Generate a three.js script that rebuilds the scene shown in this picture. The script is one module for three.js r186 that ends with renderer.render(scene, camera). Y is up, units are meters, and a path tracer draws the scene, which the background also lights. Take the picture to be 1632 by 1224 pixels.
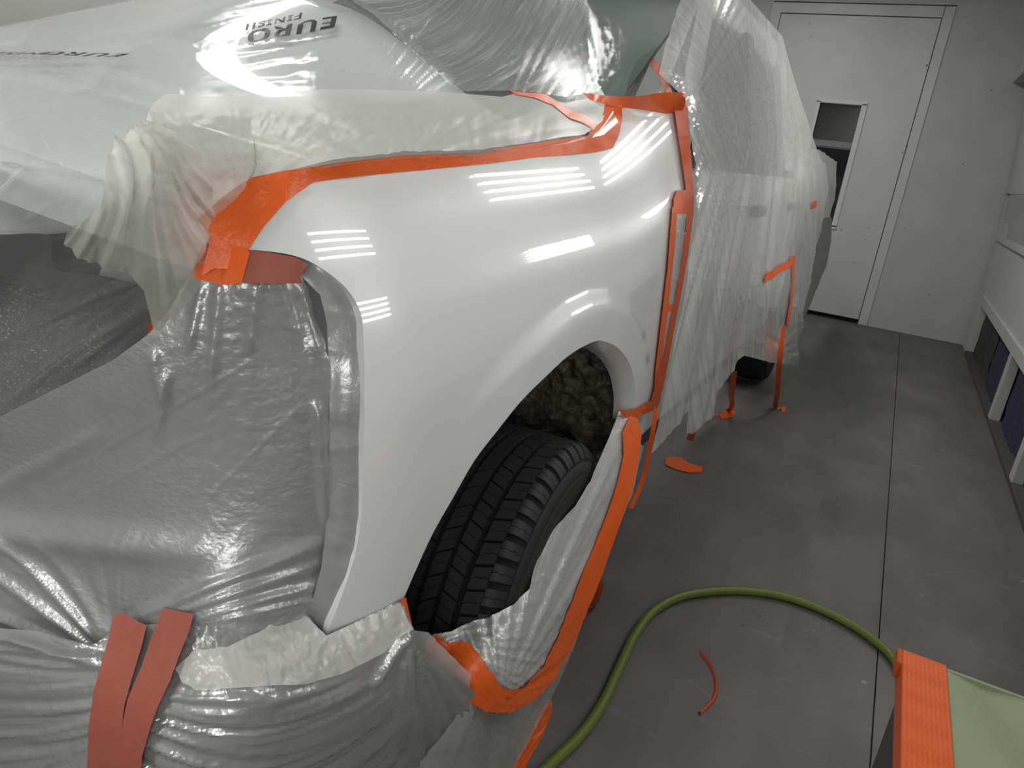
import * as THREE from 'three';
import { RectAreaLightUniformsLib } from 'three/addons/lights/RectAreaLightUniformsLib.js';
import { mergeGeometries, mergeVertices, toCreasedNormals } from 'three/addons/utils/BufferGeometryUtils.js';
import { FontLoader } from 'three/addons/loaders/FontLoader.js';
import { RoundedBoxGeometry } from 'three/addons/geometries/RoundedBoxGeometry.js';

// ---------------------------------------------------------------- camera, exposure, light
const W = 1632, HH = 1224, FOCAL = 1141;
const scene = new THREE.Scene();
scene.background = new THREE.Color(0x000000);
const camera = new THREE.PerspectiveCamera(2 * Math.atan(HH / 2 / FOCAL) * 180 / Math.PI, W / HH, 0.05, 60);
const EYE = new THREE.Vector3(0, 1.45, 0);
const AX = (() => {
  const a = -26.174 * Math.PI / 180, b = 18.569 * Math.PI / 180, c = -6.982 * Math.PI / 180;
  const f = new THREE.Vector3(Math.sin(a) * Math.cos(b), -Math.sin(b), -Math.cos(a) * Math.cos(b));
  const r = new THREE.Vector3().crossVectors(f, new THREE.Vector3(0, 1, 0)).normalize(), d = new THREE.Vector3().crossVectors(f, r);
  const r2 = r.clone().multiplyScalar(Math.cos(c)).addScaledVector(d, Math.sin(c));
  const d2 = r.clone().multiplyScalar(-Math.sin(c)).addScaledVector(d, Math.cos(c));
  return { r: r2, d: d2, f };
})();
camera.position.copy(EYE);
camera.quaternion.setFromRotationMatrix(new THREE.Matrix4().makeBasis(AX.r, AX.d.clone().negate(), AX.f.clone().negate()));
scene.add(camera);
const renderer = new THREE.WebGLRenderer({ antialias: true });
renderer.toneMapping = THREE.LinearToneMapping;
renderer.toneMappingExposure = 0.88;
renderer.shadowMap.enabled = true;
RectAreaLightUniformsLib.init();
const LIGHT_COLOR = new THREE.Color().setRGB(1.0, 0.985, 0.96);
// strip-light fittings: [x, y, z, turn about z (0 faces down), tube length, tube spacing, radiance of a tube, width of a tube, label]
const FITTINGS = [
  [0.42, 2.7, -4.2, -1.1, 1.3, 0.12, 26, 0.036, 'upper four-tube strip light on the filter wall beside the cab'],
  [0.62, 2.2, -1.4, -1.3, 0.8, 0.075, 24, 0.022, 'short four-tube strip light on the filter wall beside the fender'],
  [0.68, 1.7, -3.85, -1.5, 0.8, 0.045, 24, 0.03, 'lower strip light with close-set tubes on the filter wall beside the doors'],
  [0.68, 1.58, -1.45, -1.5, 0.5, 0.05, 22, 0.02, 'small low strip light on the filter wall beside the fender'],
  [0.68, 1.6, 1.3, -1.4, 1.5, 0.13, 30, 0.05, 'added low four-tube fill light on the filter wall ahead of the truck'],  // added fill behind the camera, evens out the nose and lower fender
  [-1.3, 3.4, -0.4, 0, 1.5, 0.13, 18, 0.04, 'added ceiling fill light over the hood'],  // added fill from above, kept out of the fender reflections
  [-1.4, 3.4, -4.3, 0, 1.5, 0.13, 28, 0.05, 'added ceiling fill light over the cab'],  // added overhead fill for the cab
  [-1.0, 3.4, 2.0, 0, 1.5, 0.13, 46, 0.06, 'added ceiling fill light ahead of the truck'],  // added fill that brightens the front faces
  [-1.4, 3.4, -6.4, 0, 1.5, 0.13, 26, 0.05, 'added ceiling fill light over the truck bed'],  // added overhead fill towards the back wall
  [-2.86, 3.4, -2.72, 0, 0.8, 0.1, 28, 0.04, 'ceiling strip light over the far side of the windshield'],
];

// ---------------------------------------------------------------- helpers
const V3 = (x, y, z) => new THREE.Vector3(x, y, z);
const clamp = (v, a, b) => Math.min(b, Math.max(a, v));
const sstep = (a, b, v) => { const t = clamp((v - a) / (b - a), 0, 1); return t * t * (3 - 2 * t); };
function rng(seed) { let s = seed >>> 0; return () => { s = (s + 0x6D2B79F5) | 0; let t = Math.imul(s ^ (s >>> 15), 1 | s); t = (t + Math.imul(t ^ (t >>> 7), 61 | t)) ^ t; return ((t ^ (t >>> 14)) >>> 0) / 4294967296; }; }
const hash = (x, y) => { let h = Math.imul(x | 0, 374761393) + Math.imul(y | 0, 668265263); h = Math.imul(h ^ (h >>> 13), 1274126177); return ((h ^ (h >>> 16)) >>> 0) / 4294967296; };
const GX = new Float64Array(1024), GY = new Float64Array(1024); for (let k = 0; k < 1024; k++) { const a = hash(k, 77) * 6.2831853; GX[k] = Math.cos(a); GY[k] = Math.sin(a); }
const grad = (i, j, u, v) => { let h = Math.imul(i, 374761393) + Math.imul(j, 668265263); h = Math.imul(h ^ (h >>> 13), 1274126177); h = (h ^ (h >>> 16)) & 1023; return GX[h] * u + GY[h] * v; };
function noise(x, y) { const i = Math.floor(x), j = Math.floor(y), u = x - i, v = y - j, a = u * u * u * (u * (u * 6 - 15) + 10), b = v * v * v * (v * (v * 6 - 15) + 10);
  const p = grad(i, j, u, v), q = grad(i + 1, j, u - 1, v), r = grad(i, j + 1, u, v - 1), s = grad(i + 1, j + 1, u - 1, v - 1); return 1.5 * (p + (q - p) * a + (r - p) * b + (p - q - r + s) * a * b); }
const fbm = (x, y, o = 4) => { let s = 0, a = 0.5; for (let k = 0; k < o; k++) { s += a * noise(x, y); x = x * 2.03 + 17.1; y = y * 2.03 + 9.7; a *= 0.5; } return s; };
const ridge = (x, y) => 1 - 2 * Math.abs(noise(x, y));

// a photo pixel gives a direction; the distance comes from the surface it lands on
const ray = (px, py) => V3(0, 0, 0).addScaledVector(AX.r, (px - W / 2) / FOCAL).addScaledVector(AX.d, (py - HH / 2) / FOCAL).add(AX.f);
const on = (px, py, axis, val) => (val - EYE[axis]) / ray(px, py)[axis];          // depth where the sight line meets a plane x, y or z = val
const at = (px, py, t) => ray(px, py).multiplyScalar(t).add(EYE);
const hit = (px, py, axis, val) => at(px, py, on(px, py, axis, val));

// thin-plate spline through inverse depths: a taut sheet stretched over known points
function spline(ctrl, limit = null) {
  const n = ctrl.length, m = n + 3, A = [], U = (dx, dy) => { const r2 = (dx * dx + dy * dy) / 1e5; return r2 < 1e-9 ? 0 : r2 * Math.log(r2); };
  const p = ctrl.map(c => [c[0], c[1], 1 / (typeof c[2] === 'number' ? c[2] : on(c[0], c[1], c[2], c[3]))]);
  for (let i = 0; i < m; i++) A.push(new Float64Array(m + 1));
  for (let i = 0; i < n; i++) { for (let j = 0; j < n; j++) A[i][j] = U(p[i][0] - p[j][0], p[i][1] - p[j][1]); A[i][i] += 1e-3; [1, p[i][0] / 1e3, p[i][1] / 1e3].forEach((v, k) => { A[i][n + k] = v; A[n + k][i] = v; }); A[i][m] = p[i][2]; }
  for (let i = 0; i < m; i++) { let b = i; for (let r = i + 1; r < m; r++) if (Math.abs(A[r][i]) > Math.abs(A[b][i])) b = r; [A[i], A[b]] = [A[b], A[i]]; for (let r = 0; r < m; r++) if (r !== i) { const q = A[r][i] / A[i][i]; if (q) for (let c = i; c <= m; c++) A[r][c] -= q * A[i][c]; } }
  const w = A.map((r, i) => r[m] / r[i]);
  const raw = (x, y) => { let s = w[n] + w[n + 1] * x / 1e3 + w[n + 2] * y / 1e3; for (let i = 0; i < n; i++) s += w[i] * U(x - p[i][0], y - p[i][1]); return s; };
  const memo = new Map(), node = (i, j) => { const k = i * 4096 + j; let v = memo.get(k); if (v === undefined) { v = raw(i * 6, j * 6); if (limit) v = Math.max(v, 1 / limit(i * 6, j * 6)); memo.set(k, v); } return v; };
  const cub = (a, b, c, d, t) => b + 0.5 * t * (c - a + t * (2 * a - 5 * b + 4 * c - d + t * (3 * (b - c) + d - a)));
  return (x, y) => { const i = Math.floor(x / 6), j = Math.floor(y / 6), u = x / 6 - i, v = y / 6 - j, r = k => cub(node(i - 1, j + k), node(i, j + k), node(i + 1, j + k), node(i + 2, j + k), u); return 1 / cub(r(-1), r(0), r(1), r(2), v); };
}
const inside = (P, x, y) => { let c = false; for (let i = 0, j = P.length - 1; i < P.length; j = i++) if ((P[i][1] > y) !== (P[j][1] > y) && x < (P[j][0] - P[i][0]) * (y - P[i][1]) / (P[j][1] - P[i][1]) + P[i][0]) c = !c; return c; };
function clipBox(poly, x0, y0, x1, y1) {
  let p = poly;
  for (const [k, v, s] of [[0, x0, 1], [0, x1, -1], [1, y0, 1], [1, y1, -1]]) {
    const o = [];
    for (let i = 0; i < p.length; i++) { const a = p[i], b = p[(i + 1) % p.length], da = (a[k] - v) * s, db = (b[k] - v) * s; if (da >= 0) o.push(a); if (da * db < 0) { const t = da / (da - db); o.push([a[0] + (b[0] - a[0]) * t, a[1] + (b[1] - a[1]) * t]); } }
    p = o; if (p.length < 3) return null;
  }
  return p;
}
// fills an outline with small triangles: {pts, tris}
function fill(poly, cell) {
  const xs = poly.map(p => p[0]), ys = poly.map(p => p[1]), X0 = Math.floor(Math.min(...xs) / cell) * cell, Y0 = Math.floor(Math.min(...ys) / cell) * cell, X1 = Math.max(...xs), Y1 = Math.max(...ys);
  const pts = [], tris = [], key = new Map(), q = cell / 500;
  const id = (x, y) => { const k = Math.round(x / q) + '_' + Math.round(y / q); let i = key.get(k); if (i === undefined) { i = pts.length; pts.push([x, y]); key.set(k, i); } return i; };
  const nx = Math.ceil((X1 - X0) / cell), ny = Math.ceil((Y1 - Y0) / cell), mark = new Uint8Array(nx * ny);
  for (let i = 0; i < poly.length; i++) { const a = poly[i], b = poly[(i + 1) % poly.length], L = Math.max(1, Math.ceil(Math.hypot(b[0] - a[0], b[1] - a[1]) / cell * 4)); for (let k = 0; k <= L; k++) { const x = a[0] + (b[0] - a[0]) * k / L, y = a[1] + (b[1] - a[1]) * k / L, ci = Math.floor((x - X0) / cell), cj = Math.floor((y - Y0) / cell); for (let di = -1; di <= 1; di++) for (let dj = -1; dj <= 1; dj++) { const u = ci + di, v = cj + dj; if (u >= 0 && v >= 0 && u < nx && v < ny) mark[v * nx + u] = 1; } } }
  for (let j = 0; j < ny; j++) for (let i = 0; i < nx; i++) {
    const x0 = X0 + i * cell, y0 = Y0 + j * cell, x1 = x0 + cell, y1 = y0 + cell;
    if (!mark[j * nx + i]) { if (inside(poly, x0 + cell / 2, y0 + cell / 2)) { const a = id(x0, y0), b = id(x1, y0), c = id(x1, y1), d = id(x0, y1); if ((i + j) & 1) tris.push(a, c, b, a, d, c); else tris.push(a, d, b, b, d, c); } continue; }
    const c = clipBox(poly, x0, y0, x1, y1); if (!c) continue;
    const v = []; for (const p of c) { const l = v[v.length - 1]; if (!l || Math.hypot(l.x - p[0], l.y - p[1]) > q) v.push(new THREE.Vector2(p[0], p[1])); }
    if (v.length > 1 && v[0].distanceTo(v[v.length - 1]) < q) v.pop();
    if (v.length < 3) continue;
    if (THREE.ShapeUtils.area(v) < 0) v.reverse();
    for (const t of THREE.ShapeUtils.triangulateShape(v, [])) { const g = t.map(k => id(v[k].x, v[k].y)); if (g[0] !== g[1] && g[1] !== g[2] && g[0] !== g[2]) tris.push(g[0], g[2], g[1]); }
  }
  return { pts, tris };
}
function geo(pos, idx, uv, normals) { const g = new THREE.BufferGeometry(); g.setAttribute('position', new THREE.Float32BufferAttribute(pos, 3)); if (uv) g.setAttribute('uv', new THREE.Float32BufferAttribute(uv, 2)); g.setIndex(idx); if (normals) g.setAttribute('normal', new THREE.Float32BufferAttribute(normals, 3)); else g.computeVertexNormals(); return g; }
// a sheet whose outline is known in the photo and whose place is given by pos(px, py) -> Vector3; uv in metres
function sheetGeo(outline, cell, pos, uvOf = p => [p.z - p.x * 0.5, p.y]) {
  const { pts, tris } = fill(outline, cell), P = [], U = [];
  for (const [x, y] of pts) { const p = pos(x, y); P.push(p.x, p.y, p.z); U.push(...uvOf(p)); }
  return geo(P, tris, U);
}
// depth(px,py) -> sheet position function with folds of height fold(px,py) metres along its own normal, facing the room
function surf(depth, fold = null, lift = 0) {
  return (x, y) => {
    const p = at(x, y, depth(x, y)); if (!fold && !lift) return p;
    const e = 3, a = at(x + e, y, depth(x + e, y)).sub(at(x - e, y, depth(x - e, y))), b = at(x, y + e, depth(x, y + e)).sub(at(x, y - e, depth(x, y - e)));
    const n = a.cross(b).normalize(); if (n.dot(ray(x, y)) > 0) n.negate();
    return p.addScaledVector(n, lift + (fold ? fold(x, y) : 0));
  };
}
const over = (pos, off, extra = null) => (x, y) => { const p = pos(x, y), e = 4, a = pos(x + e, y).sub(pos(x - e, y)), b = pos(x, y + e).sub(pos(x, y - e)), n = a.cross(b).normalize(); if (n.dot(ray(x, y)) > 0) n.negate(); n.lerp(ray(x, y).normalize().negate(), 0.5).normalize(); return p.addScaledVector(n, off + (extra ? extra(x, y) : 0)); };
// folds that run out from a taped point
const fan = (x, y, fx, fy, freq, seed, along = 0.004) => { const th = Math.atan2(y - fy, x - fx), r = Math.hypot(x - fx, y - fy); return ridge(th * freq + seed, r * along + seed * 3.1) * 0.65 + ridge(th * freq * 2.3 + seed + 7, r * along * 1.6) * 0.35; };
const lines = (x, y, ang, pitch, seed, along = 0.12, cx = 0, cy = 0) => { x -= cx; y -= cy; const c = Math.cos(ang), s = Math.sin(ang), u = (-x * s + y * c) / pitch, v = (x * c + y * s) / pitch * along; return ridge(u + 0.3 * noise(u * 0.3 + seed, v * 0.5), v + seed) * 0.7 + ridge(u * 2.1 + seed, v * 1.3) * 0.3; };
const crush = (x, y, s, seed) => { x /= s; y /= s; const w = 0.5 * noise(x * 0.7 + seed, y * 0.7), u = 0.8 * x - 0.6 * y + w, v = 0.6 * x + 0.8 * y - w; return Math.abs(noise(u + seed, v)) + 0.45 * Math.abs(noise(u * 2.3 + seed, v * 1.9 + 5)) + 0.2 * Math.abs(noise(u * 4.6, v * 4.9 + seed)); };

// one pulled fold between two pixels: half-width w pixels, height h metres
const pull = (x, y, x0, y0, x1, y1, w, h) => { const dx = x1 - x0, dy = y1 - y0, L = Math.hypot(dx, dy), t = ((x - x0) * dx + (y - y0) * dy) / (L * L), d = ((x - x0) * dy - (y - y0) * dx) / L; return t < -0.1 || t > 1.1 ? 0 : h * sstep(-0.1, 0.12, t) * sstep(1.1, 0.8, t) * Math.exp(-((d / w) ** 2)); };
const pulls = (x, y, list) => { let s = 0; for (const p of list) s += pull(x, y, ...p); return s; };
// pleats that follow a sweep of curves y = A(x) + k B(x), given at three stations
const sweep = (x, y, xs, A, B, seed) => { const q = v => { const [a, b, c] = xs; return v[0] * (x - b) * (x - c) / ((a - b) * (a - c)) + v[1] * (x - a) * (x - c) / ((b - a) * (b - c)) + v[2] * (x - a) * (x - b) / ((c - a) * (c - b)); }, k = (y - q(A)) / q(B); return 0.65 * ridge(k * 0.75 + seed, x * 0.0022 + seed) + 0.35 * ridge(k * 1.7 + seed * 2, x * 0.003); };
const taken = {};
const numbered = n => { if (taken[n] === undefined) { taken[n] = 0; return n; } taken[n]++; return n + '_' + String(taken[n]).padStart(3, '0'); };
const mesh = (name, g, m, parent) => { const o = new THREE.Mesh(g, m); o.name = name; o.castShadow = o.receiveShadow = true; if (parent) parent.add(o); return o; };
function thing(name, label, category, group) { const o = new THREE.Group(); o.name = numbered(name); o.userData = { label, category }; if (group) o.userData.group = group; scene.add(o); return o; }
function single(name, g, m, label, category, group) { const o = mesh(numbered(name), g, m); o.userData = { label, category }; if (group) o.userData.group = group; scene.add(o); return o; }
function struct(name, g, m, label, category = 'room') { const o = g ? mesh(name, g, m) : new THREE.Group(); o.name = name; o.userData = { kind: 'structure', label, category }; scene.add(o); return o; }
const box = (x0, x1, y0, y1, z0, z1, r = 0) => { const g = r ? new RoundedBoxGeometry(x1 - x0, y1 - y0, z1 - z0, 2, r) : new THREE.BoxGeometry(x1 - x0, y1 - y0, z1 - z0); g.translate((x0 + x1) / 2, (y0 + y1) / 2, (z0 + z1) / 2); return g; };
const planarUV = (g, f) => { const p = g.attributes.position, u = []; for (let i = 0; i < p.count; i++) u.push(...f(p.getX(i), p.getY(i), p.getZ(i))); g.setAttribute('uv', new THREE.Float32BufferAttribute(u, 2)); return g; };

// ---------------------------------------------------------------- textures and materials
function tex(w, h, f, { srgb = false, rep = true } = {}) {
  const d = new Uint8Array(w * h * 4);
  for (let j = 0; j < h; j++) for (let i = 0; i < w; i++) { const c = f(i, j), k = (j * w + i) * 4; if (typeof c === 'number') { d[k] = d[k + 1] = d[k + 2] = clamp(c * 255, 0, 255); } else for (let q = 0; q < 3; q++) d[k + q] = clamp(c[q] * 255, 0, 255); d[k + 3] = 255; }
  const t = new THREE.DataTexture(d, w, h); t.magFilter = THREE.LinearFilter; t.minFilter = THREE.LinearFilter; if (rep) t.wrapS = t.wrapT = THREE.RepeatWrapping; if (srgb) t.colorSpace = THREE.SRGBColorSpace; t.needsUpdate = true; return t;
}
const scaled = (t, s, s2 = s) => { const c = t.clone(); c.repeat.set(s, s2); c.needsUpdate = true; return c; };
// tiling noise: blends the field with itself shifted by a period
const tiled = (f, n) => (i, j) => { const u = i / n, v = j / n; return f(i, j) * (1 - u) * (1 - v) + f(i - n, j) * u * (1 - v) + f(i, j - n) * (1 - u) * v + f(i - n, j - n) * u * v; };
const crinkleTex = tex(512, 512, tiled((i, j) => clamp(0.9 * crush(i, j, 46, 3.3) * 0.55 + 0.2 * crush(i, j, 14, 8) , 0, 1), 512));
const dimpleTex = tex(512, 512, tiled((i, j) => 0.5 + 0.42 * fbm(i / 26, j / 20, 4), 512));
const grainTex = tex(256, 256, tiled((i, j) => 0.5 + 0.5 * noise(i / 1.7, j / 1.7), 256));
const speckTex = tex(512, 512, (i, j) => { const k = hash(i, j + 900), c = 0.5 + 0.5 * fbm(i / 60, j / 60, 3); return k > 1 - 0.07 * c ? 0.8 : k > 1 - 0.25 * c ? 0.92 : 1; });
const dustTex = tex(512, 512, tiled((i, j) => 0.86 + 0.1 * noise(i / 1.6, j / 1.6) + 0.1 * fbm(i / 40, j / 40, 4), 512));
// film doubled over in pleats passes less light: narrow long bands along v
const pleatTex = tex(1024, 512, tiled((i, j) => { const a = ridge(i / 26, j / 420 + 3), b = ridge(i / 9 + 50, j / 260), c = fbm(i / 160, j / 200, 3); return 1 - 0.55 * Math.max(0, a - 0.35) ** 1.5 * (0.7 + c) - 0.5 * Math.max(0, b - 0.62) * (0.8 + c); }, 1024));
const phys = o => new THREE.MeshPhysicalMaterial({ side: THREE.DoubleSide, ...o });
const lin = (r, g, b) => new THREE.Color().setRGB(r, g, b);
const M = {
  paint: phys({ color: lin(0.74, 0.76, 0.76), roughness: 0.3, clearcoat: 1, clearcoatRoughness: 0.015 }),
  black: phys({ color: lin(0.012, 0.012, 0.013), roughness: 0.5 }),
  trim: phys({ color: lin(0.02, 0.02, 0.022), roughness: 0.35 }),
  lamp: phys({ color: lin(0.03, 0.03, 0.033), roughness: 0.18, clearcoat: 1 }),
  glass: phys({ color: lin(0.035, 0.06, 0.05), roughness: 0.6, specularIntensity: 0.3 }),
  rubber: phys({ color: lin(0.017, 0.0175, 0.019), roughness: 0.62, bumpMap: scaled(grainTex, 40), bumpScale: 0.0004 }),
  rubberBase: phys({ color: lin(0.016, 0.016, 0.016), roughness: 0.7 }),
  grooveShade: phys({ color: lin(0.004, 0.004, 0.004), roughness: 0.9 }),  // rubber blackened between the blocks: groove shade put into the colour
  filmHood: phys({ transmissionMap: scaled(speckTex, 2), color: lin(0.86, 0.88, 0.87), roughness: 0.15, transmission: 0.89, thickness: 0, ior: 1.36, specularIntensity: 0.5 }),
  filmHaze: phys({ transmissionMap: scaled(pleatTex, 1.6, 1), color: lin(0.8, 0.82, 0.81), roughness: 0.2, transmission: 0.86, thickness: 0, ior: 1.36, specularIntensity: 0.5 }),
  filmGlass: phys({ color: lin(0.86, 0.9, 0.88), roughness: 0.15, transmission: 0.9, thickness: 0, ior: 1.36, specularIntensity: 0.4 }),
  filmWhite: phys({ color: lin(0.82, 0.82, 0.785), roughness: 0.2, transmission: 0.5, thickness: 0, ior: 1.4, bumpMap: scaled(crinkleTex, 4), bumpScale: 0.0012 }),
  filmSoft: phys({ color: lin(0.8, 0.8, 0.765), roughness: 0.3, transmission: 0.5, thickness: 0, ior: 1.34, specularIntensity: 0.35 }),
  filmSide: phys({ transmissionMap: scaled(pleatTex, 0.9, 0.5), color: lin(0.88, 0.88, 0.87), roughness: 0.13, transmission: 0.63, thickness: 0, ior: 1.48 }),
  filmFrost: phys({ map: scaled(dustTex, 2.5), color: lin(0.52, 0.53, 0.535), roughness: 0.31, metalness: 0.4, transmission: 0.42, thickness: 0, ior: 1.45, bumpMap: scaled(dimpleTex, 6), bumpScale: 0.0016 }),
  filmSilver: phys({ color: lin(0.46, 0.47, 0.47), roughness: 0.24, metalness: 0.45, transmission: 0.4, thickness: 0, ior: 1.45, bumpMap: scaled(crinkleTex, 4), bumpScale: 0.001 }),
  filmClear: phys({ color: lin(0.8, 0.82, 0.81), roughness: 0.18, transmission: 0.62, thickness: 0, ior: 1.4, bumpMap: scaled(crinkleTex, 4), bumpScale: 0.0015 }),
  filmWheel: phys({ color: lin(0.7, 0.71, 0.71), roughness: 0.2, metalness: 0.3, transmission: 0.25, thickness: 0, ior: 1.42, bumpMap: scaled(crinkleTex, 9), bumpScale: 0.002 }),
  foil: phys({ color: lin(0.42, 0.42, 0.42), roughness: 0.32, metalness: 0.4, bumpMap: scaled(crinkleTex, 5), bumpScale: 0.0008 }),
  tape: phys({ color: lin(0.8, 0.125, 0.018), roughness: 0.33, bumpMap: scaled(crinkleTex, 10), bumpScale: 0.0012, ior: 1.45 }),
  tapeDusty: phys({ color: lin(0.33, 0.085, 0.055), roughness: 0.55, bumpMap: scaled(grainTex, 30), bumpScale: 0.0004 }),
  hose: phys({ color: lin(0.2, 0.26, 0.035), roughness: 0.5 }),
  white: phys({ color: lin(0.7, 0.7, 0.68), roughness: 0.5 }),
  rail: phys({ color: lin(0.5, 0.5, 0.48), roughness: 0.5 }),
};

// ---------------------------------------------------------------- room
const ROOM = { x0: -3.6, x1: 0.88, z0: -8.66, z1: 3.2, h: 3.55 };
const FT = 2048;
const floorTex = (() => {
  const c = document.createElement('canvas'); c.width = c.height = FT; const g = c.getContext('2d'), r = rng(11);
  const im = g.createImageData(FT, FT);
  for (let j = 0; j < FT; j++) for (let i = 0; i < FT; i++) { const n = fbm(i / 260, j / 260, 5), m = fbm(i / 60 + 40, j / 200, 3), s = noise(i / 2, j / 2); const v = 100 + 17 * n + 10 * m + 4 * s, k = (j * FT + i) * 4; im.data[k] = v * 1.0; im.data[k + 1] = v * 0.99; im.data[k + 2] = v * 0.975; im.data[k + 3] = 255; }
  g.putImageData(im, 0, 0);
  for (let k = 0; k < 260; k++) { const x = r() * FT, y = r() * FT, L = 10 + r() * 46, a = (r() - 0.5) * 0.7; g.strokeStyle = `rgba(150,148,144,${0.06 + r() * 0.16})`; g.lineWidth = 3 + r() * 9; g.lineCap = 'round'; g.beginPath(); g.moveTo(x, y); g.lineTo(x + L * Math.cos(a), y + L * Math.sin(a)); g.stroke(); }
  for (let k = 0; k < 130; k++) { const x = r() * FT, y = r() * FT, L = 60 + r() * 330, a = r() * 6.3, b = a + (r() - 0.5) * 0.8; g.strokeStyle = `rgba(168,166,162,${0.1 + r() * 0.25})`; g.lineWidth = 0.7 + r() * 1.1; g.beginPath(); g.moveTo(x, y); g.quadraticCurveTo(x + L * 0.5 * Math.cos(a), y + L * 0.5 * Math.sin(a), x + L * Math.cos(b), y + L * Math.sin(b)); g.stroke(); }
  for (let k = 0; k < 70; k++) { g.fillStyle = r() < 0.5 ? 'rgba(40,39,38,0.5)' : 'rgba(185,183,178,0.5)'; g.beginPath(); g.ellipse(r() * FT, r() * FT, 1.5 + r() * 4, 1 + r() * 3, r() * 3, 0, 6.3); g.fill(); }
  const t = new THREE.CanvasTexture(c); t.wrapS = t.wrapT = THREE.RepeatWrapping; t.colorSpace = THREE.SRGBColorSpace; return t;
})();
const floorMat = phys({ map: scaled(floorTex, 1 / 4.2), roughness: 0.52, bumpMap: scaled(dimpleTex, 1.3), bumpScale: 0.002 });
const wallTex = tex(1024, 1024, tiled((i, j) => { const s = hash(i >> 3, j >> 3) > 0.9993 ? -0.3 : 0; return 0.9 + 0.05 * fbm(i / 160, j / 160, 4) + s; }, 1024), { srgb: true });
const wallMat = phys({ color: lin(0.66, 0.665, 0.645), map: scaled(wallTex, 0.5), roughness: 0.55 });
const doorMat = phys({ color: lin(0.78, 0.78, 0.76), map: scaled(wallTex, 0.37), roughness: 0.42 });
const uvXZ = (x, y, z) => [x, z], uvZY = (x, y, z) => [z, y], uvXY = (x, y, z) => [x, y];
{
  // floor: two slabs either side of a saw cut, over a dark bed
  const fl = struct('floor', planarUV(box(ROOM.x0 - 0.2, ROOM.x1 + 0.3, -0.16, -0.012, ROOM.z0 - 0.2, ROOM.z1 + 0.2), uvXZ), phys({ color: lin(0.02, 0.02, 0.02), roughness: 1 }), 'grey painted concrete floor with a saw-cut joint beside the truck', 'floor');
  const CUT = 0.288, jag = (z, s) => CUT + s * 0.0022 + 0.0011 * noise(z * 60, s * 5) + 0.003 * Math.max(0, noise(z * 9, s * 3) - 0.45);
  const slab = s => { const pts = []; for (let k = 0; k <= 500; k++) { const z = ROOM.z0 - 0.2 + (ROOM.z1 - ROOM.z0 + 0.4) * k / 500; pts.push(new THREE.Vector2(jag(z, s), -z)); } pts.push(new THREE.Vector2(s > 0 ? ROOM.x1 + 0.3 : ROOM.x0 - 0.2, -ROOM.z1 - 0.2), new THREE.Vector2(s > 0 ? ROOM.x1 + 0.3 : ROOM.x0 - 0.2, -ROOM.z0 + 0.2)); const g = new THREE.ExtrudeGeometry(new THREE.Shape(pts), { depth: 0.012, bevelEnabled: false }); g.rotateX(-Math.PI / 2); g.translate(0, -0.012, 0); return planarUV(g, uvXZ); };
  mesh('slab', slab(-1), floorMat, fl); mesh('slab', slab(1), floorMat, fl);
  const T = 0.12;
  struct('ceiling', planarUV(box(ROOM.x0 - T, ROOM.x1 + T + 0.2, ROOM.h, ROOM.h + T, ROOM.z0 - T, ROOM.z1 + T), uvXZ), wallMat, 'white booth ceiling over the truck', 'ceiling');
  struct('wall_left', planarUV(box(ROOM.x0 - T, ROOM.x0, 0, ROOM.h, ROOM.z0 - T, ROOM.z1 + T), uvZY), wallMat, 'grey-white booth wall beyond the truck hood', 'wall');
  struct('wall_front', planarUV(box(ROOM.x0 - T, ROOM.x1 + 0.3, 0, ROOM.h, ROOM.z1, ROOM.z1 + T), uvXY), wallMat, 'white booth wall at the open end of the aisle', 'wall');
  // back wall with the door opening
  const dx0 = -1.65, dx1 = -0.043, dTop = 3.155, zb = ROOM.z0;
  const wb = struct('wall_back', planarUV(box(dx1, ROOM.x1 + 0.3, 0, ROOM.h, zb - T, zb), uvXY), wallMat, 'grey-white painted back wall beside the booth door', 'wall');
  mesh('wall_section', planarUV(box(ROOM.x0 - T, dx0 - 0.1, 0, ROOM.h, zb - T, zb), uvXY), wallMat, wb);
  mesh('wall_section', planarUV(box(dx0 - 0.1, dx1, dTop + 0.012, ROOM.h, zb - T, zb), uvXY), wallMat, wb);
  mesh('wall_section', box(ROOM.x0, ROOM.x1, -0.1, ROOM.h, zb - T - 0.04, zb - T), M.black, wb);
  const frame = struct('trim_1', planarUV(box(-0.135, dx1, 0, dTop, zb - 0.1, zb + 0.012, 0.004), uvXY), doorMat, 'white door frame round the booth door', 'door frame');
  mesh('jamb', planarUV(box(dx0 - 0.1, dx0, 0, dTop, zb - 0.1, zb + 0.012, 0.004), uvXY), doorMat, frame);
  mesh('head', planarUV(box(dx0, -0.139, 3.056, dTop, zb - 0.1, zb + 0.012, 0.004), uvXY), doorMat, frame);
  const leaf = (x0, x1, y0, y1) => planarUV(box(x0, x1, y0, y1, zb - 0.06, zb - 0.004), uvXY);
  const wx0 = -1.066, wx1 = -0.637, wy0 = 1.0, wy1 = 2.215, L0 = dx0 + 0.005, L1 = -0.143, B0 = 0.05, B1 = 3.048;
  const door = struct('door_1', leaf(L0, wx0, B0, B1), doorMat, 'tall white booth door with a narrow dark window', 'door');
  for (const a of [[wx1, L1, B0, B1], [wx0, wx1, B0, wy0], [wx0, wx1, wy1, B1]]) mesh('door_panel', leaf(...a), doorMat, door);
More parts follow.
